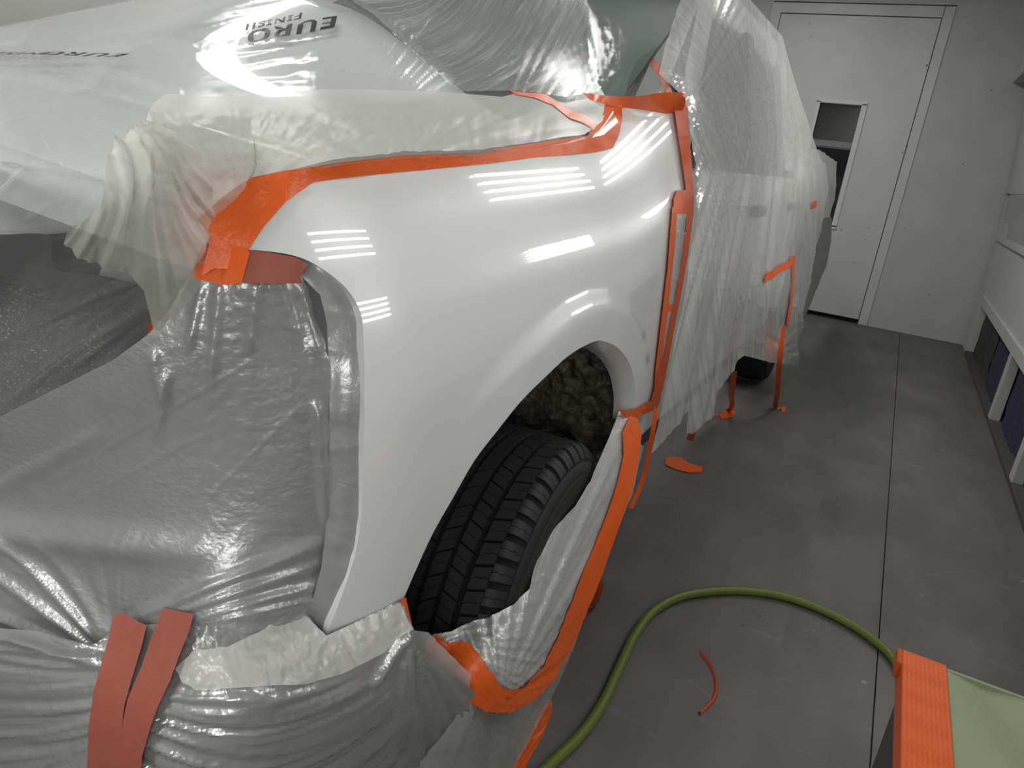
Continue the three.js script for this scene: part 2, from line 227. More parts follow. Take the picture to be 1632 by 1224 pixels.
  for (const a of [[wx0 - 0.028, wx0 + 0.012, wy0 - 0.02, wy1 + 0.02], [wx1 - 0.012, wx1 + 0.042, wy0 - 0.02, wy1 + 0.02], [wx0 - 0.028, wx1 + 0.042, wy1 + 0.002, wy1 + 0.042], [wx0 - 0.028, wx1 + 0.042, wy0 - 0.042, wy0]]) mesh('window_bead', box(...a, zb - 0.03, zb + 0.012, 0.004), M.white, door);
  mesh('window_pane', box(wx0, wx1, wy0, wy1, zb - 0.05, zb - 0.044), phys({ color: lin(0.02, 0.02, 0.022), roughness: 0.03, clearcoat: 1 }), door);
}
{
  // right wall: filter bay below, white panels, leaning window panel above, light housing on top
  const x = ROOM.x1, z0 = ROOM.z0, z1 = ROOM.z1, T = 0.1;
  const wr = struct('wall_right', planarUV(box(x, x + T, 0.585, 1.09, z0 + 0.055, z1), uvZY), wallMat, 'white panelled booth side wall above the floor filters', 'wall');
  mesh('bay_back', box(x + 0.2, x + 0.24, 0, 0.7, z0, z1), M.black, wr);
  mesh('corner_post', box(x - 0.004, x + T, 0, 1.32, z0 + 0.055, z0 + 0.5, 0.004), wallMat, wr);
  mesh('rail', box(x - 0.02, x + T, 0.5, 0.585, z0 + 0.5, z1, 0.004), M.rail, wr);
  mesh('ledge', box(x - 0.03, x + T, 1.09, 1.14, z0 + 0.1, z1, 0.006), M.rail, wr);
  mesh('kerb', box(x - 0.015, x + T, 0, 0.035, z0 + 0.5, z1, 0.005), phys({ color: lin(0.07, 0.066, 0.062), roughness: 0.9 }), wr);
  for (let k = 0; k < 6; k++) mesh('mullion', box(x - 0.012, x + 0.05, 0.03, 0.5, -5.78 + k * 1.25, -5.68 + k * 1.25, 0.004), M.rail, wr);
  // leaning upper panel: x shrinks with height
  const lean = (y) => x - 0.14 * clamp((y - 1.14) / 1.2, 0, 1.4);
  const quad = (ya, yb, za, zb, off, t) => { const s = new THREE.Shape([new THREE.Vector2(lean(ya) - off, ya), new THREE.Vector2(lean(yb) - off, yb), new THREE.Vector2(lean(yb) - off + t, yb), new THREE.Vector2(lean(ya) - off + t, ya)]); const g = new THREE.ExtrudeGeometry(s, { depth: zb - za, bevelEnabled: false }); g.translate(0, 0, za); return planarUV(g, uvZY); };
  mesh('upper_panel', quad(1.56, 2.34, z0 + 0.02, z1, 0, 0.06), wallMat, wr);
  mesh('panel_top', box(lean(2.34), x + 0.3, 2.3, 2.34, z0 + 0.02, z1), wallMat, wr);
  mesh('wall_section', planarUV(box(x + 0.25, x + 0.3, 0, ROOM.h, z0 - T, z1), uvZY), wallMat, wr);
  for (let k = 0; k < 4; k++) { const a = z0 + 0.09 + k * 2.6; mesh('window_stile', quad(1.14, 1.56, a - 0.07, a, 0.012, 0.06), M.rail, wr); mesh('window_glass', quad(1.14, 1.53, a, a + 2.53, -0.01, 0.012), phys({ color: lin(0.2, 0.24, 0.22), roughness: 0.12, clearcoat: 1 }), wr); }
  mesh('window_head', quad(1.53, 1.565, z0 + 0.02, z1, 0.014, 0.06), M.rail, wr);
  const hs = struct('trim_2', planarUV(box(0.6, x + 0.3, 2.52, ROOM.h, z0, z1), uvZY), wallMat, 'white boxed light housing along the top of the side wall', 'housing');
  // filters: pleated blue and grey pads standing in the bay
  const fTex = tex(256, 256, tiled((i, j) => { const n = fbm(i / 22, j / 22, 4), s = noise(i / 2, j / 2); const v = 0.17 + 0.05 * n + 0.03 * s; return v; }, 256));
  const pad = [phys({ color: lin(0.2, 0.2, 0.42), map: fTex, roughness: 1, bumpMap: dimpleTex, bumpScale: 0.02 }), phys({ color: lin(0.32, 0.31, 0.31), map: fTex, roughness: 1, bumpMap: dimpleTex, bumpScale: 0.02 })];
  const fg = (za, zb, y0, y1) => { const P = [], I = [], U = [], n = 40, m = 10; for (let i = 0; i <= n; i++) for (let j = 0; j <= m; j++) { const z = za + (zb - za) * i / n, y = y0 + (y1 - y0) * j / m; P.push(x + 0.06 + 0.012 * noise(z * 20, y * 8) - 0.02 * Math.sin(Math.PI * i / n), y, z); U.push(z, y); if (i < n && j < m) { const a = i * (m + 1) + j; I.push(a, a + 1, a + m + 1, a + 1, a + m + 2, a + m + 1); } } return geo(P, I, U); };
  single('wall_filter', fg(-8.16, -7.45, 0.03, 0.5), pad[1], 'grey dirty fibre filter pad in the bay nearest the back wall', 'filter');
  single('wall_filter', fg(-7.4, -6.95, 0.03, 0.5), pad[1], 'narrow grey fibre filter pad beside the blue filter pads', 'filter');
  single('wall_filter', fg(-6.9, -5.8, 0.03, 0.5), pad[0], 'dark blue filter pad between the grey pads and the white mullion', 'filter');
  single('wall_filter', fg(-5.68, -4.75, 0.03, 0.5), pad[0], 'dark blue filter pad on the camera side of the white mullion', 'filter');
  single('wall_filter', fg(-4.66, -3.45, 0.03, 0.5), pad[0], 'blue-grey filter pad with a loose edge near the floor kerb', 'filter');
}
// light fittings: housing, four tubes, a light in front of each tube
const tubeMat = phys({ color: lin(0.9, 0.9, 0.9), emissive: LIGHT_COLOR, emissiveIntensity: 3 });
FITTINGS.forEach(([x, y, z, turn, len, gap, power, wide, label]) => {
  const o = thing('strip_light', label, 'light'), each = x > 0 && z < 0 && gap > 0.046;
  o.position.set(x, y, z); o.rotation.z = turn;
  mesh('housing', box(-gap * 2.2, gap * 2.2, 0.03, 0.09, -len / 2 - 0.04, len / 2 + 0.04, 0.01), M.white, o);
  for (let k = 0; k < 4; k++) {
    const u = (k - 1.5) * gap, g = new THREE.CylinderGeometry(wide * 0.45, wide * 0.45, len + 0.02, 8, 1, true); g.rotateX(Math.PI / 2); g.translate(u, 0, 0);
    mesh('tube', g, tubeMat, o);
    if (each) { const l = new THREE.RectAreaLight(LIGHT_COLOR, power, wide, len); l.position.set(u, -0.004 - wide * 0.46, 0); l.rotation.x = -Math.PI / 2; o.add(l); }
  }
  if (!each) { const l = new THREE.RectAreaLight(LIGHT_COLOR, power * wide / gap, gap * 4, len); l.position.set(0, -0.006 - wide * 0.46, 0); l.rotation.x = -Math.PI / 2; o.add(l); }
});

// ---------------------------------------------------------------- truck
const truck = thing('pickup_truck', 'white pickup truck masked in plastic film with its front fender left bare', 'truck');
const ARCH = [[645, 950], [660, 915], [690, 850], [720, 797], [757, 733], [793, 686], [830, 640], [870, 600], [905, 568], [932, 551], [957, 543], [985, 555], [1004, 581], [1012, 621], [1010, 660]];
const archZY = ARCH.map(([a, b]) => { const p = hit(a, b, 'x', -0.522); return [p.z, p.y]; });
const archDist = (z, y) => { let d = 9; for (let i = 0; i + 1 < archZY.length; i++) { const [a, b] = archZY[i], [c, e] = archZY[i + 1], t = clamp(((z - a) * (c - a) + (y - b) * (e - b)) / ((c - a) ** 2 + (e - b) ** 2), 0, 1); d = Math.min(d, Math.hypot(z - a - (c - a) * t, y - b - (e - b) * t)); } return d; };
const seamY = z => 1.385 + 0.0735 * (-0.6 - z) + 0.55 * Math.max(0, -1.55 - z) ** 2;
// outer skin of the body side: x as a function of height and length
function skin(y, z) {
  let x = -0.53 - 0.03 * ((y - 0.98) / 0.5) ** 2 * (y < 0.98 ? 1 : 0.4);
  const f = Math.max(0, z + 0.8); x -= 1.15 * f * f;
  const s = Math.max(0, (y - seamY(z) + 0.36) / 0.36); x -= 0.108 * Math.pow(s, 2.2);
  const w = sstep(-0.85, -1.25, z); x += 0.017 * w * (1 - sstep(0.075, 0.125, archDist(z, y)));
  return x;
}
const onSkin = (px, py) => { const r = ray(px, py), g = t => EYE.x + r.x * t - skin(EYE.y + r.y * t, EYE.z + r.z * t); let a = 0.2, b = 0.3; while (b < 9 && g(b) > 0) { a = b; b += 0.05; } for (let k = 0; k < 40; k++) { const m = (a + b) / 2; if (g(m) > 0) a = m; else b = m; } return (a + b) / 2; };
const skinPos = (px, py) => at(px, py, onSkin(px, py));
const curve = (pts, n = 8) => { const c = new THREE.CatmullRomCurve3(pts.map(p => V3(p[0], p[1], 0)), false, 'centripetal'); return c.getPoints((pts.length - 1) * n).map(p => [p.x, p.y]); };
const FRONT_EDGE = [[520, 1012], [540, 962], [555, 920], [567, 880], [575, 830], [579, 760], [581, 650], [580, 560], [577, 508], [569, 485], [553, 461], [530, 440], [500, 420], [470, 408], [430, 401], [396, 398]];
const HOOD_SEAM = [[396, 398], [418, 362], [452, 324], [497, 289], [530, 281], [600, 275], [700, 265], [800, 256], [900, 246], [952, 240], [974, 234], [985, 214], [989, 172]];
{
  const out = [...curve(FRONT_EDGE), ...curve(HOOD_SEAM).slice(1), [1074, 172], [1086, 178], [1096, 240], [1104, 310], [1090, 450], [1066, 580], [1050, 650], [1030, 665], ...curve(ARCH.slice().reverse()), [640, 958]];
  const { pts, tris } = fill(out, 6), P = [], N = [], U = [];
  for (const [x, y] of pts) { const p = skinPos(x, y), e = 0.004; P.push(p.x, p.y, p.z); N.push(...V3(1, -(skin(p.y + e, p.z) - skin(p.y - e, p.z)) / (2 * e), -(skin(p.y, p.z + e) - skin(p.y, p.z - e)) / (2 * e)).normalize().toArray()); U.push(p.z, p.y); }
  const fender = mesh('fender', geo(P, tris, U, N), M.paint, truck); fender.userData.label = 'glossy fresh white front fender';
  // folded edges of the panel: wheel arch lip, front edge, hood seam
  const strip = (path, inward, name, m, steps = 4) => { const P = [], I = []; path.forEach(([x, y], i) => { const p = skinPos(x, y); for (let k = 0; k <= steps; k++) { const q = inward(p, k / steps); P.push(q.x, q.y, q.z); if (i + 1 < path.length && k < steps) { const a = i * (steps + 1) + k; I.push(a, a + 1, a + steps + 1, a + 1, a + steps + 2, a + steps + 1); } } }); return mesh(name, geo(P, I), m, fender); };
  strip(curve(ARCH), (p, k) => V3(p.x - 0.05 * k - 0.0, p.y - 0.02 * Math.sin(k * 1.57), p.z + (p.z < -1.4 ? 0.024 * Math.sin(k * 1.57) : 0)), 'arch_lip', M.paint);
  strip(curve(FRONT_EDGE), (p, k) => V3(p.x - 0.05 * k, p.y, p.z - 0.012 * k), 'front_flange', M.paint);
  strip(curve(HOOD_SEAM), (p, k) => V3(p.x - 0.008 * k, p.y - 0.04 * k, p.z), 'hood_flange', M.trim);
}
// hood, windshield and cab under the film
const hoodNose = x => -0.47 - 0.13 * ((x + 1.5) / 0.9) ** 2;
const hoodY = (x, z) => { const c = (x + 1.5) / 0.9; return -5 * Math.max(0, z - hoodNose(x) + 0.15) ** 2 + seamY(Math.max(z, -1.6)) - 0.012 + 0.1 * (1 - c * c) + (0.01 + Math.min(0.17, 0.3 * Math.max(0, -0.75 - z))) * sstep(0.8, 0.2, Math.abs(c)); };
const hoodRear = x => -1.6 + 0.16 * (1 - ((x + 1.5) / 0.9) ** 2);
const onHood = (px, py, lift) => { const r = ray(px, py), g = t => EYE.y + r.y * t - hoodY(EYE.x + r.x * t, EYE.z + r.z * t) - lift; let a = 0.3, b = 0.32; while (b < 4 && g(b) > 0) { a = b; b += 0.02; } if (b >= 4 || EYE.z + r.z * b < hoodRear(EYE.x + r.x * b) || EYE.z + r.z * b > hoodNose(EYE.x + r.x * b) - 0.01) return 9; for (let k = 0; k < 24; k++) { const m = (a + b) / 2; if (g(m) > 0) a = m; else b = m; } return (a + b) / 2; };
{
  const P = [], I = [], U = [], n = 40, m = 50, q = 14;
  for (let i = 0; i <= n; i++) for (let j = 0; j <= m; j++) {
    const x = -2.37 + 1.72 * i / n, zn = hoodNose(x), rr = 0.03; let z, y;
    if (j < q) { const a = (1 - j / q) * Math.PI / 2, yt = hoodY(x, zn - rr); z = zn - rr + rr * Math.sin(a); y = yt - rr + rr * Math.cos(a) - (j === 0 ? 0.03 : 0); } else { z = zn - rr + (hoodRear(x) - zn + rr) * (j - q) / (m - q); y = hoodY(x, z); }
    P.push(x, y, z); U.push(x, z); if (i < n && j < m) { const a = i * (m + 1) + j; I.push(a, a + m + 1, a + 1, a + 1, a + m + 1, a + m + 2); } }
  mesh('hood', geo(P, I, U), M.paint, truck);
  const plate = (pts, name, m, t = 0.012) => { const [a, b, c] = pts, n = b.clone().sub(a).cross(c.clone().sub(a)).normalize(), Q = [], I = []; for (const s of [0, -1]) for (const p of pts) Q.push(...p.clone().addScaledVector(n, s * t).toArray()); const k = pts.length; for (let i = 1; i + 1 < k; i++) { I.push(0, i, i + 1); I.push(k, k + i + 1, k + i); } for (let i = 0; i < k; i++) { const j = (i + 1) % k; I.push(i, k + i, j, j, k + i, k + j); } const g = geo(Q, I).toNonIndexed(); g.computeVertexNormals(); return mesh(name, g, m, truck); };
  plate([V3(-0.68, 1.5, -1.68), V3(-0.8, 2.0, -2.68), V3(-2.2, 2.0, -2.68), V3(-2.32, 1.5, -1.68)], 'windshield', M.glass);
  plate([V3(-0.66, 1.46, -1.95), V3(-0.8, 2.0, -2.74), V3(-0.86, 2.0, -2.7), V3(-0.72, 1.48, -1.9)], 'pillar', M.paint, 0.03);
  const cowl = box(-2.35, -0.66, 1.34, 1.45, -1.95, -1.4, 0.03); mesh('cowl', cowl, M.trim, truck);
  // side profile of the cab, extruded between the sides
  const ext = (pts, x0, x1, name, m, bevel = 0.02) => { const s = new THREE.Shape(pts.map(([z, y]) => new THREE.Vector2(-z, y))); const g = new THREE.ExtrudeGeometry(s, { depth: x1 - x0 - 2 * bevel, bevelEnabled: bevel > 0, bevelSize: bevel, bevelThickness: bevel, bevelSegments: 3 }); g.rotateY(Math.PI / 2); g.translate(x0 + bevel, 0, 0); return mesh(name, g, m, truck); };
  ext([[-2.75, 1.98], [-4.15, 1.98], [-4.3, 1.4], [-4.35, 1.38], [-2.2, 1.38], [-2.0, 1.46]].map(([z, y]) => [z, y - 0.03]), -2.24, -0.83, 'cabin', M.black);
  ext([[-2.7, 2.05], [-4.0, 2.05], [-4.15, 1.96], [-2.7, 1.97]], -2.3, -0.75, 'roof', M.paint);
  for (const [a, b] of [[-2.14, -3.3], [-3.32, -4.38]]) ext([[a, 1.42], [b, 1.42], [b, 0.62], [a, 0.62]], -0.75, -0.555, 'door', M.paint, 0.02);
  ext([[-2.14, 0.62], [-4.4, 0.62], [-4.4, 0.5], [-2.14, 0.5]], -0.8, -0.6, 'rocker', M.trim, 0.02);
  ext([[-4.45, 1.5], [-6.4, 1.5], [-6.42, 0.7], [-5.95, 0.66], [-5.85, 0.9], [-5.55, 1.02], [-5.2, 1.02], [-4.9, 0.85], [-4.8, 0.62], [-4.45, 0.62]], -0.75, -0.56, 'bed_side', M.paint);
  ext([[-4.45, 1.5], [-6.42, 1.5], [-6.42, 0.7], [-4.45, 0.7]], -2.35, -2.2, 'bed_side', M.paint);
  ext([[-6.36, 1.5], [-6.42, 1.5], [-6.42, 0.7], [-6.36, 0.7]], -2.3, -0.7, 'tailgate', M.paint, 0.01);
  ext([[-6.4, 0.78], [-6.6, 0.76], [-6.6, 0.52], [-6.4, 0.5]], -2.3, -0.62, 'rear_bumper', M.trim);
  ext([[-0.9, 0.75], [-6.3, 0.85], [-6.3, 0.55], [-0.9, 0.45]], -2.1, -1.1, 'chassis', M.black, 0.02);
  for (const [a, b, c, d] of [[-2.35, -3.28, -2.85, -3.26], [-3.36, -4.2, -3.36, -4.1]]) plate([V3(-0.64, 1.46, a), V3(-0.765, 1.93, c), V3(-0.765, 1.93, d), V3(-0.64, 1.46, b)], 'side_window', M.glass, 0.008);
  plate([V3(-0.63, 1.44, -3.28), V3(-0.76, 1.97, -3.24), V3(-0.76, 1.97, -3.38), V3(-0.63, 1.44, -3.38)], 'pillar', M.trim, 0.03);
  plate([V3(-0.63, 1.44, -4.18), V3(-0.76, 1.99, -4.06), V3(-0.76, 1.99, -4.25), V3(-0.63, 1.44, -4.4)], 'pillar', M.paint, 0.03);
  plate([V3(-0.64, 1.44, -2.14), V3(-0.8, 1.99, -2.72), V3(-0.8, 1.99, -2.82), V3(-0.64, 1.44, -2.26)], 'pillar', M.paint, 0.03);
  plate([V3(-0.6, 1.42, -2.14), V3(-0.61, 1.47, -2.14), V3(-0.61, 1.47, -4.4), V3(-0.6, 1.42, -4.4)], 'belt_moulding', M.trim, 0.02);
  for (const z of [-3.22, -4.3]) mesh('door_handle', box(-0.56, -0.515, 1.27, 1.315, z - 0.1, z + 0.1, 0.015), M.trim, truck);
  // front end: lamp unit, grille, bumper, carriers
  const fz = (x) => -0.56 + 0.0 - 0.25 * Math.max(0, x + 0.75) ;
  mesh('radiator_support', box(-2.4, -0.64, 0.75, 1.3, -1.0, -0.72, 0.03), M.black, truck);
  mesh('bumper', box(-2.45, -0.6, 0.42, 0.78, -0.75, -0.56, 0.06), M.paint, truck);
}
// a piece with thickness: front face from the outline, back face set behind it, walls between
function slabGeo(outline, cell, pos, back) {
  const { pts, tris } = fill(outline, cell), P = [], I = [], U = [], n = pts.length;
  for (const s of [0, 1]) for (const [x, y] of pts) { const p = pos(x, y); if (s) p.add(back); P.push(p.x, p.y, p.z); U.push(p.x, p.y); }
  for (let i = 0; i < tris.length; i += 3) { I.push(tris[i], tris[i + 1], tris[i + 2], n + tris[i], n + tris[i + 2], n + tris[i + 1]); }
  const count = new Map(); for (let i = 0; i < tris.length; i += 3) for (const [a, b] of [[0, 1], [1, 2], [2, 0]]) { const u = tris[i + a], v = tris[i + b], k = Math.min(u, v) + '_' + Math.max(u, v); count.set(k, count.has(k) ? null : [u, v]); }
  for (const e of count.values()) if (e) I.push(e[0], n + e[0], e[1], e[1], n + e[0], n + e[1]);
  return toCreasedNormals(geo(P, I, U), 0.6);
}
// ---- wheel: carcass lathe plus tread blocks
{
  const wheel = new THREE.Group(); wheel.name = 'wheel'; truck.add(wheel);
  const TR = 0.392, HWD = 0.128, SEG = 48;
  wheel.position.set(-0.655, TR + 0.004, -1.425); wheel.rotation.y = 3.7 * Math.PI / 180;
  // local axes: x outward, circle in the y-z plane
  const crown = w => { const a = Math.abs(w) / HWD; return TR - 0.0035 * a * a - 0.03 * Math.pow(Math.max(0, a - 0.72) / 0.28, 2.2); };
  const prof = []; for (let k = -20; k <= 20; k++) { const w = k / 20 * HWD; prof.push(new THREE.Vector2(crown(w) - 0.0095, w)); }
  const side = [[0.350, 0.134], [0.335, 0.138], [0.333, 0.1395], [0.30, 0.14], [0.26, 0.137], [0.22, 0.128], [0.195, 0.112]];
  const pr = [...side.slice().reverse().map(([r, w]) => new THREE.Vector2(r, -w)), ...prof, ...side.map(([r, w]) => new THREE.Vector2(r, w))];
  const lg = new THREE.LatheGeometry(pr, 120); lg.rotateZ(-Math.PI / 2);
  const tread = new THREE.LatheGeometry(prof.map(p => new THREE.Vector2(p.x + 0.0006, p.y)), 120); tread.rotateZ(-Math.PI / 2); mesh('tread_base', tread, M.grooveShade, wheel);
  const tire = mesh('tire', lg, M.rubberBase, wheel); tire.userData.label = 'black all-terrain tyre';
  const rimP = [[0.05, 0.05], [0.15, 0.06], [0.18, 0.075], [0.196, 0.1], [0.2, 0.06], [0.19, -0.1]].map(([r, w]) => new THREE.Vector2(r, w));
  const rg = new THREE.LatheGeometry(rimP, 60); rg.rotateZ(-Math.PI / 2); mesh('rim', rg, phys({ color: lin(0.4, 0.4, 0.41), metalness: 0.9, roughness: 0.35 }), wheel);
  // blocks: outline in (s = arc metres, w = across); side walls drop to the carcass
  const step = 2 * Math.PI * TR / SEG;
  const block = (poly) => {
    const { pts, tris } = fill(poly, 0.0105), P = [], I = [], n = pts.length;
    for (const drop of [0, 0.0105]) for (const [s, w] of pts) { const r = crown(w) - drop, th = s / TR; P.push(w, r * Math.cos(th), r * Math.sin(th)); }
    for (let i = 0; i < tris.length; i += 3) I.push(tris[i], tris[i + 2], tris[i + 1]);
    const c = new Map(); for (let i = 0; i < tris.length; i += 3) for (const [a, b] of [[0, 1], [1, 2], [2, 0]]) { const u = tris[i + a], v = tris[i + b], k = Math.min(u, v) + '_' + Math.max(u, v); c.set(k, c.has(k) ? null : [u, v]); }
    for (const e of c.values()) if (e) I.push(e[0], e[1], n + e[0], e[1], n + e[1], n + e[0]);
    return toCreasedNormals(geo(P, I), 0.5);
  };
  // half blocks separated by a wavy sipe
  const rib = (w0, w1, skew, gap, jag) => {
    const zig = k => 0.0016 * Math.sin(k * Math.PI * 5), a = -step / 2 + gap / 2, b = step / 2 - gap / 2, sk = w => skew * (w - (w0 + w1) / 2), parts = [];
    for (const [s0, s1, z0, z1] of [[a, -0.0006, 0, 1], [0.0006, b, 1, 0]]) { const p = []; for (let k = 0; k <= 10; k++) { const w = w0 + (w1 - w0) * k / 10; p.push([s0 + sk(w) + z0 * zig(k / 10), w]); } p[0][1] += jag * 0.002; for (let k = 10; k >= 0; k--) { const w = w0 + (w1 - w0) * k / 10; p.push([s1 + sk(w) + z1 * zig(k / 10), w]); } parts.push(block(p)); }
    return mergeGeometries(parts);
  };
  const ribs = [[-0.124, -0.0515, 0.25, 0.005, 1], [-0.0385, -0.0065, -0.6, 0.004, 1], [0.0065, 0.0385, 0.35, 0.004, -1], [0.0515, 0.09, -0.3, 0.006, 1], [0.091, 0.1275, -0.12, 0.016, 0]];
  ribs.forEach(([w0, w1, sk, gap, jag], i) => { const g = rib(w0, w1, sk, gap, jag); for (let k = 0; k < SEG; k++) { const o = mesh('tread_block', g, M.rubber, wheel); o.rotation.x = (k + (i % 2) * 0.45 + (i === 4 ? 0.02 : 0)) * 2 * Math.PI / SEG; } });
  const ring = new THREE.TorusGeometry(0.318, 0.0022, 6, 90); ring.rotateY(Math.PI / 2); ring.translate(0.1395, 0, 0); mesh('sidewall_ring', ring, M.rubber, wheel);
  // rear wheel, hidden by the film but for its shape
  const rw = wheel.clone(false); rw.name = 'wheel'; rw.position.set(-0.7, TR + 0.004, -5.35); rw.rotation.y = 0; truck.add(rw); mesh('tire', lg, M.rubberBase, rw); mesh('rim', rg, M.rail, rw);
}
// ---- wheel housing: smooth dark liner in front, mud-caked rear
{
  const lt = tex(512, 512, tiled((i, j) => { const n = fbm(i / 34, j / 34, 5), m = Math.max(0, fbm(i / 11 + 9, j / 11, 3)); return 0.22 + 0.5 * n + 2.2 * m * Math.max(0, n + 0.2); }, 512));
  const mud = phys({ color: lin(0.62, 0.53, 0.4), map: scaled(lt, 2.2), roughness: 0.95, bumpMap: scaled(dimpleTex, 8), bumpScale: 0.012 });
  const build = (th0, th1, n, m, x0, x1, amp, mat, name) => { const P = [], I = [], U = []; for (let i = 0; i <= n; i++) for (let j = 0; j <= m; j++) { const th = th0 + (th1 - th0) * i / n, x = x0 + (x1 - x0) * j / m, r = 0.575 + amp * fbm(th * 9, x * 16, 4); P.push(x, 0.5 + r * Math.sin(th) * 0.99, -1.37 + r * Math.cos(th) * 1.0); U.push(th * 0.55, x); if (i < n && j < m) { const a = i * (m + 1) + j; I.push(a, a + 1, a + m + 1, a + 1, a + m + 2, a + m + 1); } } return mesh(name, geo(P, I, U), mat, truck); };
  build(-0.1, 2.02, 40, 16, -1.12, -0.575, 0, M.black, 'wheel_liner');
  const r = build(2.0, 3.35, 90, 60, -1.12, -0.575, 0.045, mud, 'wheel_liner'); r.userData.label = 'mud-caked rear of the wheel housing';
  mesh('inner_wing', box(-1.16, -1.12, 0.2, 1.1, -1.98, -0.76), M.black, truck);
}
// ---- film over the hood, windshield and nose
const tF = (px, py, d = 0) => onSkin(px, py) + d;
const tH = (px, py, lift = 0.008) => onHood(px, py, lift);
const hoodDepth = spline([
  [-60, 58, 'x', -1.32], [0, 45, 'x', -1.36], [240, 0, 'x', -1.5], [500, -60, 'x', -1.5], [0, 150, 'x', -0.99], [120, 150, tH(120, 150)], [360, 120, tH(360, 120)], [500, 60, tH(500, 60)], [240, 60, tH(240, 60)], [600, 160, tH(600, 160)], [800, 152, 'x', -0.88], [945, 156, 'x', -0.76], [800, 0, 'x', -1.2], [950, 30, 'x', -0.97], [700, 70, 'x', -1.15],
  [-60, 250, 'z', -0.455], [60, 250, 'y', 1.405], [200, 250, 'y', 1.415], [-60, 400, 'z', -0.43], [60, 400, 'z', -0.465], [0, 660, 'z', -0.47], [120, 560, 'z', -0.495], [230, 500, 'z', -0.52], [300, 440, 'z', -0.55], [330, 350, 'z', -0.57], [400, 300, 'z', -0.645], [420, 200, tH(420, 200)], [560, 262, tH(560, 262)], [800, 240, tH(800, 240)], [960, 205, 'x', -0.64],
], (x, y) => onHood(x, y, 0.012));
const HOOD_PULLS = [[335, 405, 20, 640, 7, 0.006], [330, 420, 100, 600, 6, 0.005], [320, 390, -20, 560, 7, 0.004], [-20, 330, 70, 250, 6, 0.003], [0, 255, 160, 280, 5, 0.003], [0, 200, 60, 185, 4, 0.002], [40, 350, 80, 325, 4, 0.003], [265, 135, 290, 150, 4, 0.003], [300, 128, 520, 100, 6, 0.003], [320, 105, 470, 80, 5, 0.0025], [330, 140, 500, 130, 5, 0.003]];
const hoodFold = (x, y) => {
  const ws = sstep(420, 640, x) * sstep(165, 120, y), front = sstep(300, 420, y), mid = sstep(120, 60, y) * (1 - ws);
  return 0.003 * ws * fan(x, y, 480, 300, 24, 1.2, 0.0012) + 0.002 * sstep(700, 900, x) * ws * fan(x, y, 960, 240, 15, 4.7, 0.0015)
    + 0.0022 * mid * lines(x, y, -0.1, 26, 2.1, 0.08) + 0.003 * (1 - ws) * sstep(260, 420, x) * sstep(150, 90, y) * lines(x, y, -0.22, 15, 6.3, 0.1)
    + 0.002 * front * (fan(x, y, 330, 380, 7, 2.6, 0.001)) + pulls(x, y, HOOD_PULLS) + 0.002 * (1 - front) * sstep(150, 300, y) * lines(x, y, 0.55, 70, 9.2, 0.2);
};
const hoodPos = surf(hoodDepth, hoodFold);
const HOOD_FILM = [[-240, 92], [0, 45], [120, 22], [240, 0], [330, -22], [560, -60], [915, -60], [935, 5], [947, 33], [952, 80], [951, 130], [975, 172], [985, 195], [962, 215], [900, 230], [760, 249], [640, 254], [530, 266], [498, 272], [440, 284], [395, 305], [352, 345], [336, 400], [318, 460], [285, 500], [235, 537], [180, 577], [100, 617], [0, 667], [-240, 795]];
single('masking_film', sheetGeo(HOOD_FILM, 4, hoodPos), M.filmHood, 'clear masking film pulled tight over the hood, windshield foot and nose', 'plastic film');
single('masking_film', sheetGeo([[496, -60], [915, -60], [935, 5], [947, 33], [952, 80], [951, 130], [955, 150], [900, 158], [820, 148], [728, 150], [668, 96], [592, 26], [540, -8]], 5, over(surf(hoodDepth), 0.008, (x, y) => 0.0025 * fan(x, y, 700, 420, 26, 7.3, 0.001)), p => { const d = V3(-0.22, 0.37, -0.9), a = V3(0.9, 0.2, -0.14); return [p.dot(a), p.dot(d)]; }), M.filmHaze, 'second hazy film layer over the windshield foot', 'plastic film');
// ---- darker lamp and grille behind the film
{
  const d = spline([[0, 380, 'z', -0.51], [240, 480, 'z', -0.575], [0, 760, 'z', -0.52], [120, 600, 'z', -0.54], [260, 600, 'z', -0.58]]);
  const o = mesh('headlamp', slabGeo(curve([[-260, 366], [0, 374], [60, 372], [82, 378], [82, 405], [88, 428], [150, 437], [205, 450], [240, 470], [250, 520], [240, 560], [160, 610], [40, 680], [-260, 840], [-260, 366]], 4), 8, surf(d), V3(-0.02, 0, -0.1)), M.lamp, truck); o.userData.label = 'dark headlamp and grille corner seen through the film';
  const d2 = spline([[0, 330, 'z', -0.55], [330, 400, 'z', -0.66], [520, 520, 'z', -0.74], [520, 980, 'z', -0.74], [0, 980, 'z', -0.58], [300, 700, 'z', -0.66]]);
  const n = mesh('nose_panel', slabGeo([[-260, 300], [200, 320], [330, 375], [480, 430], [555, 480], [565, 700], [555, 860], [500, 1010], [-260, 1010]], 12, surf(d2), V3(-0.02, 0, -0.06)), M.paint, truck);
}
